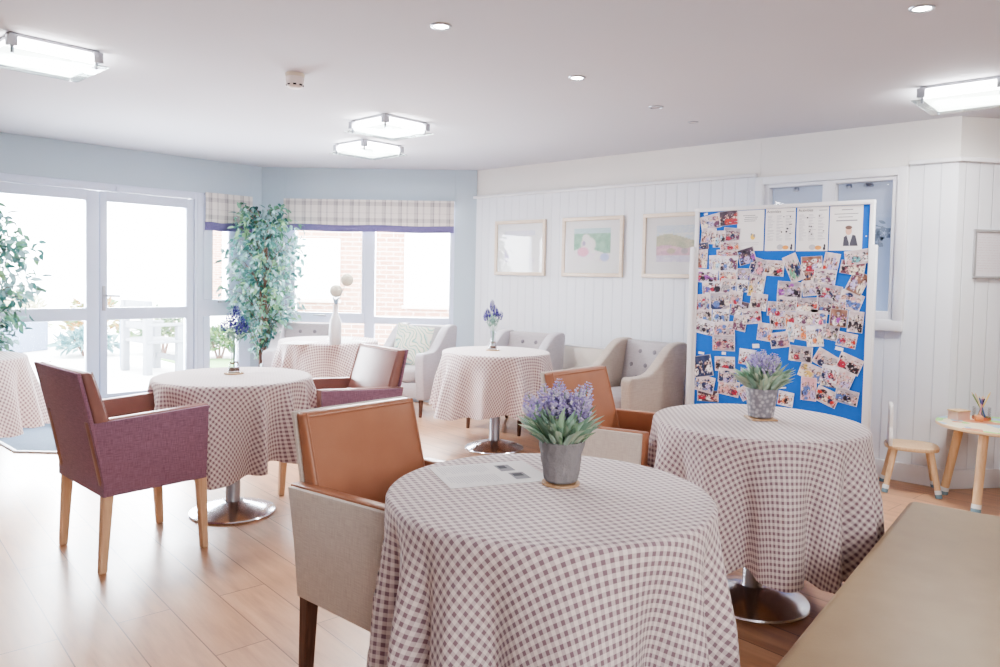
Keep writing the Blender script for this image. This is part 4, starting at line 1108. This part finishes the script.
PH=[
('L', 2.543, 1.733, 0.14, 0.093, -12, 'pale', 'cream', 'people in pale tops'),
('L', 2.407, 1.757, 0.127, 0.091, -5, 'dark', 'red', 'a dark crowd with a red edge'),
('L', 2.555, 1.634, 0.101, 0.1, 5, 'pale', 'brown', 'a person in brown'),
('L', 2.473, 1.611, 0.084, 0.106, 0, 'pale', 'sky', 'a person in sky blue'),
('L', 2.38, 1.637, 0.112, 0.091, 6, 'grey', 'plum', 'a plum figure with pale hair'),
('L', 2.392, 1.56, 0.127, 0.063, -5, 'pale', 'orange', 'people in orange'),
('L', 2.592, 1.562, 0.071, 0.043, -6, 'navy', 'navy', 'plain navy tones, very small'),
('L', 2.604, 1.476, 0.079, 0.13, 2, 'pale', 'brown', 'a narrow brown figure'),
('L', 2.502, 1.44, 0.077, 0.1, -2, 'white', 'sky', 'a white and sky blue scene'),
('L', 2.406, 1.511, 0.15, 0.049, -3, 'pale', 'red', 'a wide red dome'),
('L', 2.395, 1.433, 0.12, 0.099, 2, 'white', 'blue', 'a figure in blue'),
('L', 2.265, 1.489, 0.109, 0.097, -16, 'dark', 'purple', 'a person in bright purple'),
('L', 2.184, 1.413, 0.099, 0.11, 16, 'grey', 'pink', 'a person in pink on a slant'),
('L', 2.078, 1.407, 0.138, 0.095, 3, 'pale', 'brown', 'people at a cream table'),
('L', 2.553, 1.347, 0.14, 0.086, 3, 'white', 'purple', 'a person in purple'),
('L', 2.4, 1.356, 0.12, 0.099, -5, 'pale', 'red', 'two people in red'),
('L', 2.282, 1.357, 0.087, 0.083, 1, 'grey', 'indigo', 'people in indigo'),
('L', 2.186, 1.297, 0.099, 0.158, 8, 'pale', 'mustard', 'a tall mustard and navy scene'),
('L', 2.519, 1.261, 0.131, 0.093, -5, 'white', 'indigo', 'a person in indigo on white'),
('L', 2.39, 1.278, 0.105, 0.092, 4, 'pale', 'grey', 'a grey haired person'),
('L', 2.287, 1.281, 0.073, 0.076, 0, 'white', 'black', 'a small dark figure'),
('L', 2.586, 1.158, 0.102, 0.101, -3, 'pale', 'blue', 'a seated figure in blue'),
('L', 2.454, 1.17, 0.137, 0.107, -4, 'grey', 'blue', 'two people in blue'),
('L', 2.335, 1.196, 0.089, 0.084, 6, 'pale', 'rose', 'a rose toned face'),
('L', 2.168, 1.174, 0.106, 0.103, 6, 'pale', 'maroon', 'people beside a maroon chair'),
('L', 2.303, 1.12, 0.117, 0.098, 10, 'dark', 'white', 'a white shirt among dark figures'),
('L', 2.574, 1.057, 0.11, 0.101, -2, 'pale', 'olive', 'an olive and cream scene'),
('L', 2.443, 1.064, 0.114, 0.1, 1, 'white', 'sky', 'a figure in light blue trousers'),
('L', 2.214, 1.075, 0.122, 0.097, -7, 'pale', 'lilac', 'a person in lilac'),
('L', 2.299, 1.022, 0.088, 0.098, 9, 'pale', 'plum', 'a plum and cream portrait'),
('L', 2.564, 0.978, 0.125, 0.094, 9, 'white', 'navy', 'a person in navy'),
('L', 2.417, 0.973, 0.144, 0.092, -5, 'pale', 'rose', 'several rose toned faces'),
('L', 2.413, 0.873, 0.151, 0.099, -2, 'grey', 'red', 'a red item at the bottom'),
('B', 2.57, 0.694, 0.134, 0.138, -12, 'navy', 'white', 'a white cloth against navy'),
('B', 2.549, 0.566, 0.133, 0.109, 9, 'pale', 'navy', 'a leaning figure in navy'),
('B', 2.523, 0.481, 0.148, 0.072, -3, 'dark', 'maroon', 'a dark maroon crowd'),
('B', 2.401, 0.725, 0.136, 0.092, -3, 'pale', 'black', 'a row of dark figures'),
('B', 2.375, 0.642, 0.127, 0.092, 3, 'pale', 'navy', 'a row of navy figures'),
('B', 2.365, 0.558, 0.142, 0.099, 6, 'pale', 'rose', 'a group around a rose table'),
('B', 2.24, 0.789, 0.101, 0.097, 3, 'white', 'red', 'a person in red beside white'),
('B', 2.235, 0.65, 0.079, 0.097, -2, 'pale', 'navy', 'a pale scene with navy base'),
('B', 2.246, 0.536, 0.073, 0.084, -34, 'pale', 'maroon', 'a maroon block on a strong slant'),
('B', 1.958, 0.531, 0.094, 0.087, 6, 'white', 'orange', 'two dark heads and an orange top'),
('R', 1.936, 1.408, 0.086, 0.166, -24, 'pale', 'green', 'a green and orange scene on a slant'),
('R', 1.82, 1.435, 0.122, 0.091, -3, 'brown', 'white', 'a large white round shape'),
('R', 1.7, 1.429, 0.087, 0.141, 10, 'pale', 'red', 'a red coat beside a yellow pole'),
('R', 1.538, 1.48, 0.136, 0.081, -8, 'pale', 'teal', 'a teal hedge'),
('R', 1.565, 1.411, 0.132, 0.076, 9, 'maroon', 'cream', 'cream clothes against maroon'),
('R', 1.532, 1.317, 0.095, 0.125, 24, 'brown', 'cream', 'a cream figure on a dark slant'),
('R', 1.836, 1.357, 0.065, 0.079, 2, 'brown', 'brown', 'a plain brown scene'),
('R', 1.734, 1.352, 0.126, 0.09, 6, 'pale', 'plum', 'a dark haired person in plum'),
('R', 1.958, 1.262, 0.147, 0.1, 3, 'grey', 'purple', 'a standing figure in violet'),
('R', 1.814, 1.279, 0.109, 0.091, -7, 'pale', 'lilac', 'a figure in lilac and sky'),
('R', 1.699, 1.249, 0.131, 0.096, 10, 'grey', 'crimson', 'a group in crimson'),
('R', 1.569, 1.203, 0.126, 0.101, 19, 'pale', 'rose', 'a rose group on a slant'),
('R', 1.974, 1.168, 0.121, 0.087, 0, 'pale', 'plum', 'a plum group'),
('R', 1.842, 1.166, 0.13, 0.085, -3, 'grey', 'red', 'a wide group in red'),
('R', 1.734, 1.164, 0.094, 0.091, 3, 'grey', 'maroon', 'two figures in maroon'),
('R', 1.641, 1.174, 0.08, 0.064, -4, 'pale', 'brown', 'a small tan group'),
('R', 1.638, 1.091, 0.098, 0.102, 4, 'brown', 'purple', 'a brown coat beside a purple balloon'),
('R', 1.534, 1.072, 0.083, 0.12, 4, 'pale', 'black', 'a dark figure bending'),
('R', 2.048, 1.131, 0.103, 0.088, 2, 'grey', 'crimson', 'crimson seats'),
('R', 2.031, 1.051, 0.096, 0.101, -6, 'pale', 'red', 'a person in a red top'),
('R', 1.95, 1.062, 0.073, 0.1, 5, 'pale', 'orange', 'a person in an orange top'),
('R', 1.859, 1.08, 0.091, 0.079, -2, 'pale', 'plum', 'small plum figures'),
('R', 1.762, 1.085, 0.095, 0.091, 4, 'pale', 'hotpink', 'a hot pink balloon shape'),
('R', 1.875, 0.993, 0.092, 0.106, 7, 'pale', 'orange', 'an orange red dress'),
('R', 1.941, 0.982, 0.06, 0.113, 9, 'white', 'sky', 'a slim white and sky scene'),
('R', 2.118, 0.971, 0.091, 0.109, 5, 'pale', 'orange', 'an orange jumper'),
('R', 2.013, 0.923, 0.116, 0.094, -11, 'pale', 'navy', 'a slanted group with navy'),
('R', 1.783, 0.966, 0.096, 0.124, -6, 'white', 'orange', 'an orange shape among white shirts'),
('R', 1.69, 0.998, 0.1, 0.09, 10, 'grey', 'olive', 'an olive jacket'),
('R', 1.584, 0.954, 0.109, 0.083, 9, 'pale', 'red', 'bunches of red flowers'),
('B', 1.869, 0.841, 0.137, 0.093, 3, 'grey', 'cream', 'people lunching at a table'),
('B', 1.708, 0.816, 0.131, 0.097, 28, 'pale', 'navy', 'a person bowing, on a slant'),
('B', 1.56, 0.804, 0.132, 0.095, 21, 'pale', 'crimson', 'a crowd with crimson flags'),
('B', 1.8, 0.728, 0.135, 0.092, 18, 'pale', 'mustard', 'a long table, on a slant'),
('B', 1.68, 0.728, 0.093, 0.097, 8, 'white', 'navy', 'navy hats above white'),
('B', 1.592, 0.698, 0.097, 0.115, 21, 'pale', 'rose', 'a rose scene on a slant'),
('B', 1.809, 0.615, 0.09, 0.138, 0, 'rose', 'blue', 'one large person in blue, upright'),
('B', 1.677, 0.663, 0.106, 0.039, 5, 'navy', 'sky', 'a blue and white strip'),
('B', 1.693, 0.577, 0.131, 0.091, 20, 'pale', 'red', 'red shapes at a slanted edge'),
('B', 1.57, 0.592, 0.127, 0.083, 9, 'grey', 'black', 'a distant dark crowd'),
]
CL = dict(L='upper left cluster', R='right cluster', B='lower half')
def ordn(k): return ['first', 'second', 'third', 'fourth', 'fifth', 'sixth', 'seventh', 'eighth', 'ninth', 'tenth'][k]
seen = {}
for i, (c, y, z, w, h, rot, bg, col, d) in enumerate(PH):
    lab = 'photo of %s, %s of the blue board' % (d, CL[c])
    if lab in seen: print('DUP', lab)
    seen[lab] = 1
    o = link('photo_print', photo_mesh(w*1.12, h*1.12, bg, col, i+3), M['print'], None, (FX-0.0016-0.00045*((i*7) % 9), y, z))
    # mesh lies in local xz facing -y; turn it to face the room (-X), then roll it in its plane
    o.rotation_euler = (Matrix.Rotation(-PI/2, 3, 'Z') @ Matrix.Rotation(math.radians(rot), 3, 'Y')).to_euler()
    tag(o, lab, 'photo', 'photo prints on the blue board')
def board_sheet(label, ya, za, yb, zb, build, cat='poster'):
    w, h = ya-yb, za-zb
    o = thing('poster', label, cat, (FX-0.0015, (ya+yb)/2, (za+zb)/2), -PI/2)
    g = bmesh.new(); box2(g, (-w/2, -0.0006, -h/2), (w/2, 0.0006, h/2)); obj('paper_sheet', g, M['paper'], o, smooth=False)
    build(o, w, h); return o
def bars(o, rects, mat, name, y=-0.0012):
    g = bmesh.new()
    for (x0, x1, z0, z1) in rects: g.faces.new([g.verts.new(p) for p in ((x0, y, z0), (x1, y, z0), (x1, y, z1), (x0, y, z1))])
    return obj(name, g, mat, o, smooth=False)
def disc(g, x, z, rx, rz, y=-0.0012, n=16): g.faces.new([g.verts.new((x+rx*math.cos(2*PI*k/n), y, z+rz*math.sin(2*PI*k/n))) for k in range(n)])
def words(o, txt, size, x, z, mat, y=-0.0014):
    cu = bpy.data.curves.new('heading', 'FONT'); cu.body = txt; cu.size = size; cu.align_x = 'CENTER'
    ob = bpy.data.objects.new('tmp', cu); C.objects.link(ob)
    dg = bpy.context.evaluated_depsgraph_get(); me = bpy.data.meshes.new_from_object(ob.evaluated_get(dg)); bpy.data.objects.remove(ob)
    me.transform(Matrix.Translation((x, y, z)) @ Matrix.Rotation(PI/2, 4, 'X')); me.materials.clear()
    return link('heading', me, mat, o)
M['yellow'] = plain('poster_yellow', (240, 206, 110), 0.7); M['orange'] = plain('poster_orange', (240, 172, 100), 0.7); M['skin_print'] = plain('printed_skin', (224, 184, 166), 0.7)
M['vest_print'] = plain('printed_vest', (84, 84, 96), 0.7); M['faint'] = plain('faint_poster_print', (196, 196, 204), 0.7)
def bee(o, w, h):
    r = random.Random(1)
    bars(o, [(-w*.3+r.uniform(0, .02), w*.3-r.uniform(0, .03), h*(.36-.045*k), h*(.375-.045*k)) for k in range(4)], M['ink'], 'printed_lines')
    bars(o, [(-w*.34, w*.34, -h*.31, -h*.30), (-w*.34, w*.3, -h*.36, -h*.35)], M['faint'], 'faint_lines')
    g = bmesh.new(); disc(g, w*.10, -h*.16, .017, .02); obj('yellow_motif', g, M['yellow'], o, smooth=False)
    g = bmesh.new(); disc(g, w*.15, -h*.13, .007, .011, -.0015); disc(g, w*.05, -h*.10, .006, .008, -.0015); obj('grey_motif', g, M['ink'], o, smooth=False)
def chart(seed):
    def f(o, w, h):
        r = random.Random(seed)
        words(o, 'Activities', 0.026, -w*.22, h*.40, M['ink_dark'])
        bars(o, [(w*.2, w*.45, h*.41, h*.425)], M['ink'], 'date_line')
        rows = []
        for k in range(9):
            z = h*(.32-.068*k)
            for q in range(3):
                x = -w*.42+q*w*.30; rows.append((x, x+w*r.uniform(.12, .25), z, z+.0035)); rows.append((x, x+w*r.uniform(.06, .2), z-.008, z-.005))
        bars(o, rows, M['faint'], 'printed_lines')
        g = bmesh.new()
        for k in range(8): disc(g, r.uniform(-.2, .42)*w, r.uniform(-.12, .3)*h, r.uniform(.004, .008), r.uniform(.003, .006), -.0014, 8)
        obj('small_pictures', g, M['ink_dark'], o, smooth=False)
        g = bmesh.new(); disc(g, w*.20, -h*.42, .022, .014); obj('orange_motif', g, M['orange'], o, smooth=False)
        g = bmesh.new(); disc(g, w*.02, -h*.41, .022, .018); obj('grey_motif', g, M['faint'], o, smooth=False)
        g = bmesh.new(); disc(g, w*.40, -h*.38, .006, .012); disc(g, w*.39, -h*.44, .008, .012); obj('dark_motif', g, M['vest_print'], o, smooth=False)
    return f
def man(o, w, h):
    bars(o, [(-w*.14, w*.2, h*.40, h*.42), (-w*.36, w*.36, h*.31, h*.325), (-w*.24, w*.2, h*.24, h*.255), (-w*.30, w*.34, h*.155, h*.18)], M['ink'], 'printed_lines')
    cx = w*.12
    g = bmesh.new(); disc(g, cx-.006, -h*.06, .019, .028, -.0013); obj('portrait_face', g, M['skin_print'], o, smooth=False)
    g = bmesh.new(); disc(g, cx-.006, h*.012, .0205, .012, -.0015); obj('portrait_hair', g, plain('printed_hair', (120, 98, 92), 0.7), o, smooth=False)
    g = bmesh.new(); g.faces.new([g.verts.new((cx+x, -.0012, z)) for x, z in ((-.03, -h*.17), (.03, -h*.17), (.045, -h*.40), (-.04, -h*.40))]); obj('portrait_shirt', g, plain('printed_shirt', (226, 226, 232), 0.7), o, smooth=False)
    g = bmesh.new()
    for q in (((-.034, -.20), (-.018, -.16), (-.002, -.33), (.0, -.40), (-.038, -.40)), ((.018, -.15), (.036, -.17), (.052, -.40), (.002, -.40), (.004, -.33))):
        g.faces.new([g.verts.new((cx+x, -.0014, z*h)) for x, z in q])
    obj('portrait_vest', g, M['vest_print'], o, smooth=False)
board_sheet('white poster with a small yellow motif, leftmost of the four posters', 2.342, 1.806, 2.149, 1.525, bee)
board_sheet('activities chart with tiny pictures, second poster from the left', 2.140, 1.808, 1.936, 1.523, chart(3))
board_sheet('activities chart with tiny pictures, third poster from the left', 1.928, 1.808, 1.722, 1.519, chart(8))
board_sheet('poster with a portrait of a man in a dark waistcoat, rightmost poster', 1.716, 1.806, 1.515, 1.522, man)
for lab, y, z, w, h, rot in (('short white tape strip above the slanted photos, lower right', 1.627, 0.894, 0.05, 0.022, 10), ('short white tape strip at the left edge below the photo cluster', 2.585, 0.787, 0.045, 0.018, 4), ('white paper tab above the row of dark figures', 2.411, 0.800, 0.032, 0.022, 0), ('white paper tab behind the lavender flowers', 2.178, 0.87, 0.05, 0.03, -6), ('small white tab in the top left corner of the board', 2.583, 1.792, 0.03, 0.016, -16), ('thin white strip right of the lavender, the higher one', 1.957, 0.686, 0.05, 0.009, -3), ('thin white strip right of the lavender, the lower one', 1.981, 0.602, 0.045, 0.009, -10), ('tiny white pin on the blue strip beside the portrait poster', 1.492, 1.61, 0.008, 0.008, 0)):
    g = bmesh.new(); box2(g, (-w/2, -0.0008, -h/2), (w/2, 0.0004, h/2)); q = obj('paper_tab', g, M['paper'], None, (FX-0.0012, y, z), (Matrix.Rotation(-PI/2, 3, 'Z') @ Matrix.Rotation(math.radians(rot), 3, 'Y')).to_euler(), smooth=False)
    tag(q, lab, 'paper tab')

# ================================================================== CEILING FITTINGS
def lamp(label, x0, y0, s):
    t = thing('ceiling_light', label, 'ceiling light', (x0+s/2, y0+s/2, H))
    k = s/2
    g = bmesh.new(); box2(g, (-k, -k, -0.016), (k, k, 0), 0.003); obj('backplate', g, M['metal_grey'], t)
    g = bmesh.new(); box2(g, (-k+.012, -k+.012, -0.075), (k-.012, k-.012, -0.016), 0.006); obj('diffuser', g, M['lamp'], t)
    g = bmesh.new(); box2(g, (-k-.035, -k-.035, -0.083), (k+.035, k+.035, -0.076), 0.002); obj('glass_plate', g, M['plate_glass'], t)
    for sx in (-1, 1):
        for sy in (-1, 1):
            g = bmesh.new(); box(g, (sx*(k-.008), sy*(k-.008), -0.036), (0.044, 0.044, 0.052), 0, 0.003); c = obj('corner_clip', g, M['metal_grey'], t)
            g = bmesh.new(); lathe(g, [(0, -0.092), (0.008, -0.092), (0.008, -0.06), (0, -0.06)], 12, (sx*(k-.012), sy*(k-.012), 0)); obj('stud', g, M['steel'], c)
    L = bpy.data.lights.new('ceiling_lamp_glow', 'AREA'); L.energy = LAMP_W; L.shape = 'SQUARE'; L.size = s; L.color = (1, 0.96, 0.92)
    lo = bpy.data.objects.new('ceiling_lamp_glow', L); C.objects.link(lo); lo.location = (0, 0, -0.10); lo.parent = t
LAMP_W = 9
lamp('square ceiling light at the upper left of the photo', 1.035, 4.03, 0.385)
lamp('square ceiling light in the middle, the nearer of the close pair', 3.20, 4.01, 0.38)
lamp('square ceiling light in the middle, the farther of the close pair', 3.69, 4.885, 0.39)
lamp('square ceiling light at the right edge above the far corner', 4.565, 0.735, 0.385)
def downlight(label, x, y, mat, r=0.045):
    t = thing('downlight', label, 'downlight', (x, y, H))
    g = bmesh.new(); lathe(g, [(r*0.72, -0.001), (r*0.78, -0.006), (r, -0.004), (r+.002, 0.0), (r*0.7, 0.0)], 32); obj('trim_ring', g, M['steel'], t)
    g = bmesh.new(); lathe(g, [(0, -0.0045), (r*0.6, -0.004), (r*0.75, -0.001), (r*0.75, 0)], 28); obj('bulb', g, mat, t)
M['unlit'] = plain('unlit_lens', (186, 180, 184), 0.4)
downlight('lit recessed downlight nearest the camera, top centre', 2.239, 2.431, M['spot'])
downlight('lit recessed downlight at the top right of the photo', 3.284, 0.811, M['spot'])
downlight('lit recessed downlight in the middle of the ceiling', 3.272, 2.47, M['spot'])
downlight('unlit recessed downlight toward the panelled wall', 4.131, 2.497, M['unlit'])
downlight('faint ceiling disc nearest the panelled wall', 4.67, 2.531, plain('painted_disc', (214, 210, 214), 0.8), 0.035)
t = thing('smoke_detector', 'round off-white smoke detector on the ceiling', 'smoke detector', (2.272, 3.628, H))
g = bmesh.new(); lathe(g, [(0, -0.018), (0.050, -0.018), (0.052, -0.014), (0.052, 0), (0, 0)], 36); obj('base', g, plain('detector_cream', (226, 216, 200), 0.5), t)
g = bmesh.new(); lathe(g, [(0, -0.078), (0.030, -0.077), (0.040, -0.070), (0.046, -0.055), (0.050, -0.03), (0.048, -0.018), (0, -0.018)], 36); obj('sensor_head', g, plain('detector_white', (232, 224, 222), 0.5), t)
M['slot'] = plain('dark_slot', (52, 48, 54), 0.8)
for k in range(8):
    a = k*PI/4+.2; g = bmesh.new(); box(g, (0.0435*math.cos(a), 0.0435*math.sin(a), -0.062), (0.008, 0.017, 0.008), a); obj('slot', g, M['slot'], t)

# ================================================================== OUTSIDE
GZ = -0.04
M['patio'] = plain('pale_paving', (226, 224, 222), 0.9, vary=0.05, scale=1.5)
M['grass'] = plain('sunlit_lawn', (132, 168, 112), 0.9, vary=0.15, scale=6)
b = bmesh.new(); prism(b, [(-9, 7.27), (4.1, 7.27), (5.7, 5.4), (12, 5.4), (30, 12), (30, 40), (-25, 40), (-25, 7.27)], GZ-0.05, GZ, axis='Z')
struct('ground', b, M['patio'], label='pale sunlit patio outside the garden doors')
b = bmesh.new(); prism(b, [(4.55, 8.1), (6.3, 8.7), (6.9, 10.2), (6.3, 10.5), (5.5, 10.9), (4.85, 11.4), (4.72, 9.6)], GZ, GZ+0.015, axis='Z')
tag(obj('lawn', b, M['grass']), 'pale green lawn outside beyond the narrow window', 'lawn', None, 'stuff')
def brick_mat():
    n = NT('pale_brick'); v = n.map(n.coord(), rot=(PI/2, 0, 0))
    u = n.sep(n.coord()); cx = n.add('ShaderNodeCombineXYZ'); n.l.new(u[0], cx.inputs[0]); n.l.new(u[2], cx.inputs[1])
    b = n.add('ShaderNodeTexBrick'); n.l.new(cx.outputs[0], b.inputs['Vector'])
    b.inputs['Color1'].default_value = S((184, 146, 128)); b.inputs['Color2'].default_value = S((166, 126, 110)); b.inputs['Mortar'].default_value = S((206, 192, 184))
    b.inputs['Scale'].default_value = 1; b.inputs['Brick Width'].default_value = 0.225; b.inputs['Row Height'].default_value = 0.075; b.inputs['Mortar Size'].default_value = 0.008
    n.set(b.outputs['Color'], 0.9, 0, 0.1); return n.m
M['brick'] = brick_mat(); M['white_roof_pane'] = plain('white_roof_pane_reflection', (244, 244, 246), 0.6)
oW = Vector((*(P0.xy), 0))+nB*4.5
ang = math.atan2(tB.y, tB.x)
t = thing('brick_building', 'pale brick building with big white windows beyond the wide window', 'building', (oW.x, oW.y, GZ), ang)
g = bmesh.new(); box2(g, (-1.6, 0, 0), (4.5, 0.3, 4.2)); obj('brick_wall', g, M['brick'], t, smooth=False)
for (x0, x1, z0, z1) in ((-1.42, -0.31, 0.93, 1.92), (0.745, 1.9, 0.86, 2.1), (2.2, 4.2, 0.86, 2.1)):
    g = bmesh.new(); box2(g, (x0, -0.03, z0), (x1, 0.02, z1), 0.01); f = obj('window', g, M['white_roof_pane'], t)  # plain white stands in for the reflection in these window panes
    g = bmesh.new(); box2(g, (x0-.03, -0.06, z0-.06), (x1+.03, 0.0, z0), 0.008); obj('sill', g, plain('stone_sill', (220, 206, 198), 0.8), f)
t = thing('brick_outbuilding', 'narrow distant brick building seen through the narrow window', 'building', (11.54, 23.30, GZ), math.radians(-26.7))
g = bmesh.new(); box2(g, (-0.36, 0, 0), (0.36, 3.0, 3.6)); obj('brick_wall', g, M['brick'], t, smooth=False)
g = bmesh.new(); box2(g, (-0.42, -0.1, 3.6), (0.42, 3.1, 3.75)); obj('roof', g, M['white_roof_pane'], t)
# garden bench
M['gw'] = plain('weathered_white_wood', (150, 153, 158), 0.8, vary=0.1)
t = thing('garden_bench', 'white wooden garden bench on the patio outside the right door', 'garden bench', (4.22, 10.02, GZ), math.radians(92))
for (x, y) in ((-0.24, -0.20), (0.42, -0.20), (-0.24, 0.22), (0.42, 0.22)):
    g = bmesh.new(); box2(g, (x-.045, y-.045, 0), (x+.045, y+.045, 0.62 if y < 0 else 0.95), 0.006); obj('leg', g, M['gw'], t)
g = bmesh.new(); box2(g, (-0.3, -0.26, 0.40), (0.48, 0.24, 0.44), 0.005); obj('seat', g, M['gw'], t)
g = bmesh.new()
for z in (0.58, 0.72, 0.86): box2(g, (-0.28, 0.20, z), (0.46, 0.24, z+0.09), 0.005)
obj('backrest', g, M['gw'], t)
for x in (-0.24, 0.42):
    g = bmesh.new(); box2(g, (x-.05, -0.28, 0.62), (x+.05, 0.26, 0.66), 0.006); obj('armrest', g, M['gw'], t)
g = bmesh.new(); box2(g, (-0.24, -0.22, 0.15), (0.42, -0.18, 0.22), 0.004); obj('stretcher', g, M['gw'], t)
g = bmesh.new(); box2(g, (-0.05, -0.05, 0), (0.05, 0.05, 0.86), 0.008); q = obj('blue_post', g, plain('blue_grey_paint_post', (100, 132, 164), 0.7), None, (4.10, 10.75, GZ)); tag(q, 'short blue grey post beside the white garden bench', 'post')
t = thing('storage_box', 'blue grey storage box on the patio at the left edge', 'storage box', (3.3, 13.7, GZ), 0.5)
g = bmesh.new(); box2(g, (-0.7, -0.3, 0), (0.7, 0.3, 0.55), 0.02); obj('box_body', g, plain('box_blue_grey', (132, 146, 172), 0.7), t)
g = bmesh.new(); box2(g, (-0.74, -0.34, 0.55), (0.74, 0.34, 0.63), 0.02); obj('lid', g, plain('box_lid', (176, 178, 190), 0.7), t)
def shrub(label, x, y, h, rx, seed, cols, nl=420, group='shrubs beyond the patio'):
    r = random.Random(seed); t = thing('shrub', label, 'shrub', (x, y, GZ), 0, group)
    g = bmesh.new()
    for k in range(6): a = k*1.05; tube(g, [(0.03*math.cos(a), 0.03*math.sin(a), 0), (rx*.3*math.cos(a), rx*.3*math.sin(a), h*.45), (rx*.5*math.cos(a), rx*.5*math.sin(a), h*.8)], [0.02, 0.012, 0.005], 5)
    obj('stems', g, M['bark'], t); spec = []
    for k in range(nl):
        d = rv(r); d.z = abs(d.z)*1.0-0.1; q = r.random()**0.4
        p = Vector((d.x*rx*q, d.y*rx*q, max(0.05, h*0.35+d.z*h*0.62*q)))
        c = S(cols[r.randrange(len(cols))])[:3]; sh = r.uniform(.7, 1.1)
        spec.append((p, (d+rv(r)*.7), (rv(r)+Vector((0, 0, 1))), 0.14*r.uniform(.6, 1.2), 0.07, [x*sh for x in c]))
    leafmesh(spec, 'foliage', M['leaf'], t)
G1 = ((106, 136, 88), (130, 156, 98), (80, 116, 82)); G2 = ((160, 150, 90), (184, 140, 84), (108, 140, 92)); G3 = ((104, 152, 156), (130, 170, 168), (96, 138, 142))
shrub('pale olive shrub behind the blue grey storage box', 4.0, 15.3, 1.0, 0.5, 1, ((206, 206, 176), (186, 196, 160), (222, 214, 190)))
shrub('green and yellow shrub seen through the left door', 4.78, 13.8, 0.95, 0.48, 2, G2)
shrub('low blue green shrub at the front of the flower bed', 4.2, 12.5, 0.42, 0.42, 3, G3)
shrub('dark green shrub behind the white garden bench', 5.25, 12.2, 0.75, 0.42, 4, G1)
shrub('tall green shrub at the edge of the pale lawn', 5.6, 11.0, 0.5, 0.36, 5, G1)
# bare young tree
r = random.Random(12); t = thing('young_tree', 'thin bare young tree far outside the right door', 'tree', (5.6, 16.2, GZ))
g = bmesh.new(); tube(g, [(0, 0, 0), (0.03, 0, 1.2), (0, 0.05, 2.3)], [0.04, 0.03, 0.015], 6)
for k in range(14):
    z = 1.1+k*0.085; a = r.uniform(0, 6.28); l = r.uniform(.25, .5); tube(g, [(0.02, 0, z), (l*.5*math.cos(a), l*.5*math.sin(a), z+l*.35), (l*math.cos(a), l*math.sin(a), z+l*.55)], [0.008, 0.005, 0.003], 4)
obj('trunk', g, plain('pale_bark', (206, 200, 200), 0.8), t)

# ================================================================== CAMERA
f_, pitch, roll, sy, a_ = 749.475, 0.0423475, 0.0201647, -24.82, 0.741590
Fv = Vector((0, math.cos(pitch), -math.sin(pitch))); U0 = Vector((0, math.sin(pitch), math.cos(pitch))); R0 = Vector((1, 0, 0))
Rv = R0*math.cos(roll)+U0*math.sin(roll); Uv = U0*math.cos(roll)-R0*math.sin(roll)
def rm(v): return Vector((v.x*math.sin(a_)+v.y*math.cos(a_), -v.x*math.cos(a_)+v.y*math.sin(a_), v.z))
Rr, Ur, Fr = rm(Rv), rm(Uv), rm(Fv)
cam = bpy.data.cameras.new('camera'); co = bpy.data.objects.new('camera', cam); C.objects.link(co)
co.matrix_world = Matrix(((Rr.x, Ur.x, -Fr.x, 0), (Rr.y, Ur.y, -Fr.y, 0), (Rr.z, Ur.z, -Fr.z, 1.31), (0, 0, 0, 1)))
cam.sensor_width = 36; cam.lens = 36*f_/1000; cam.shift_y = sy/1000; cam.clip_start = 0.05; cam.clip_end = 200
bpy.context.scene.camera = co

# ================================================================== LIGHT
WORLD = 6.3; EXPO = 1.68; FILL = 30
w = bpy.data.worlds.new('overcast_sky'); bpy.context.scene.world = w; w.use_nodes = True
bg = w.node_tree.nodes['Background']; bg.inputs[0].default_value = (0.90, 0.95, 1.0, 1); bg.inputs[1].default_value = WORLD
def area(name, loc, target, size, energy, color, sy_=None):
    L = bpy.data.lights.new(name, 'AREA'); L.energy = energy; L.color = color; L.size = size
    if sy_: L.shape = 'RECTANGLE'; L.size_y = sy_
    o = bpy.data.objects.new(name, L); C.objects.link(o); o.location = loc
    o.rotation_euler = (Vector(target)-Vector(loc)).to_track_quat('-Z', 'Y').to_euler(); return o
area('daylight_garden_doors', (2.6, 7.6, 1.4), (2.4, 3.0, 0.6), 2.2, 150, (0.86, 0.93, 1.0), 2.0)
area('daylight_wide_window', (5.25, 6.75, 1.5), (3.0, 4.2, 0.8), 1.7, 95, (0.88, 0.94, 1.0), 1.4)
area('room_fill', (0.3, -1.6, 2.1), (2.6, 3.2, 0.9), 2.2, FILL, (1.0, 0.96, 0.93), 1.4)
sc = bpy.context.scene
sc.view_settings.view_transform = 'AgX'; sc.view_settings.look = 'AgX - Medium High Contrast'; sc.view_settings.exposure = EXPO; sc.view_settings.gamma = 1.0
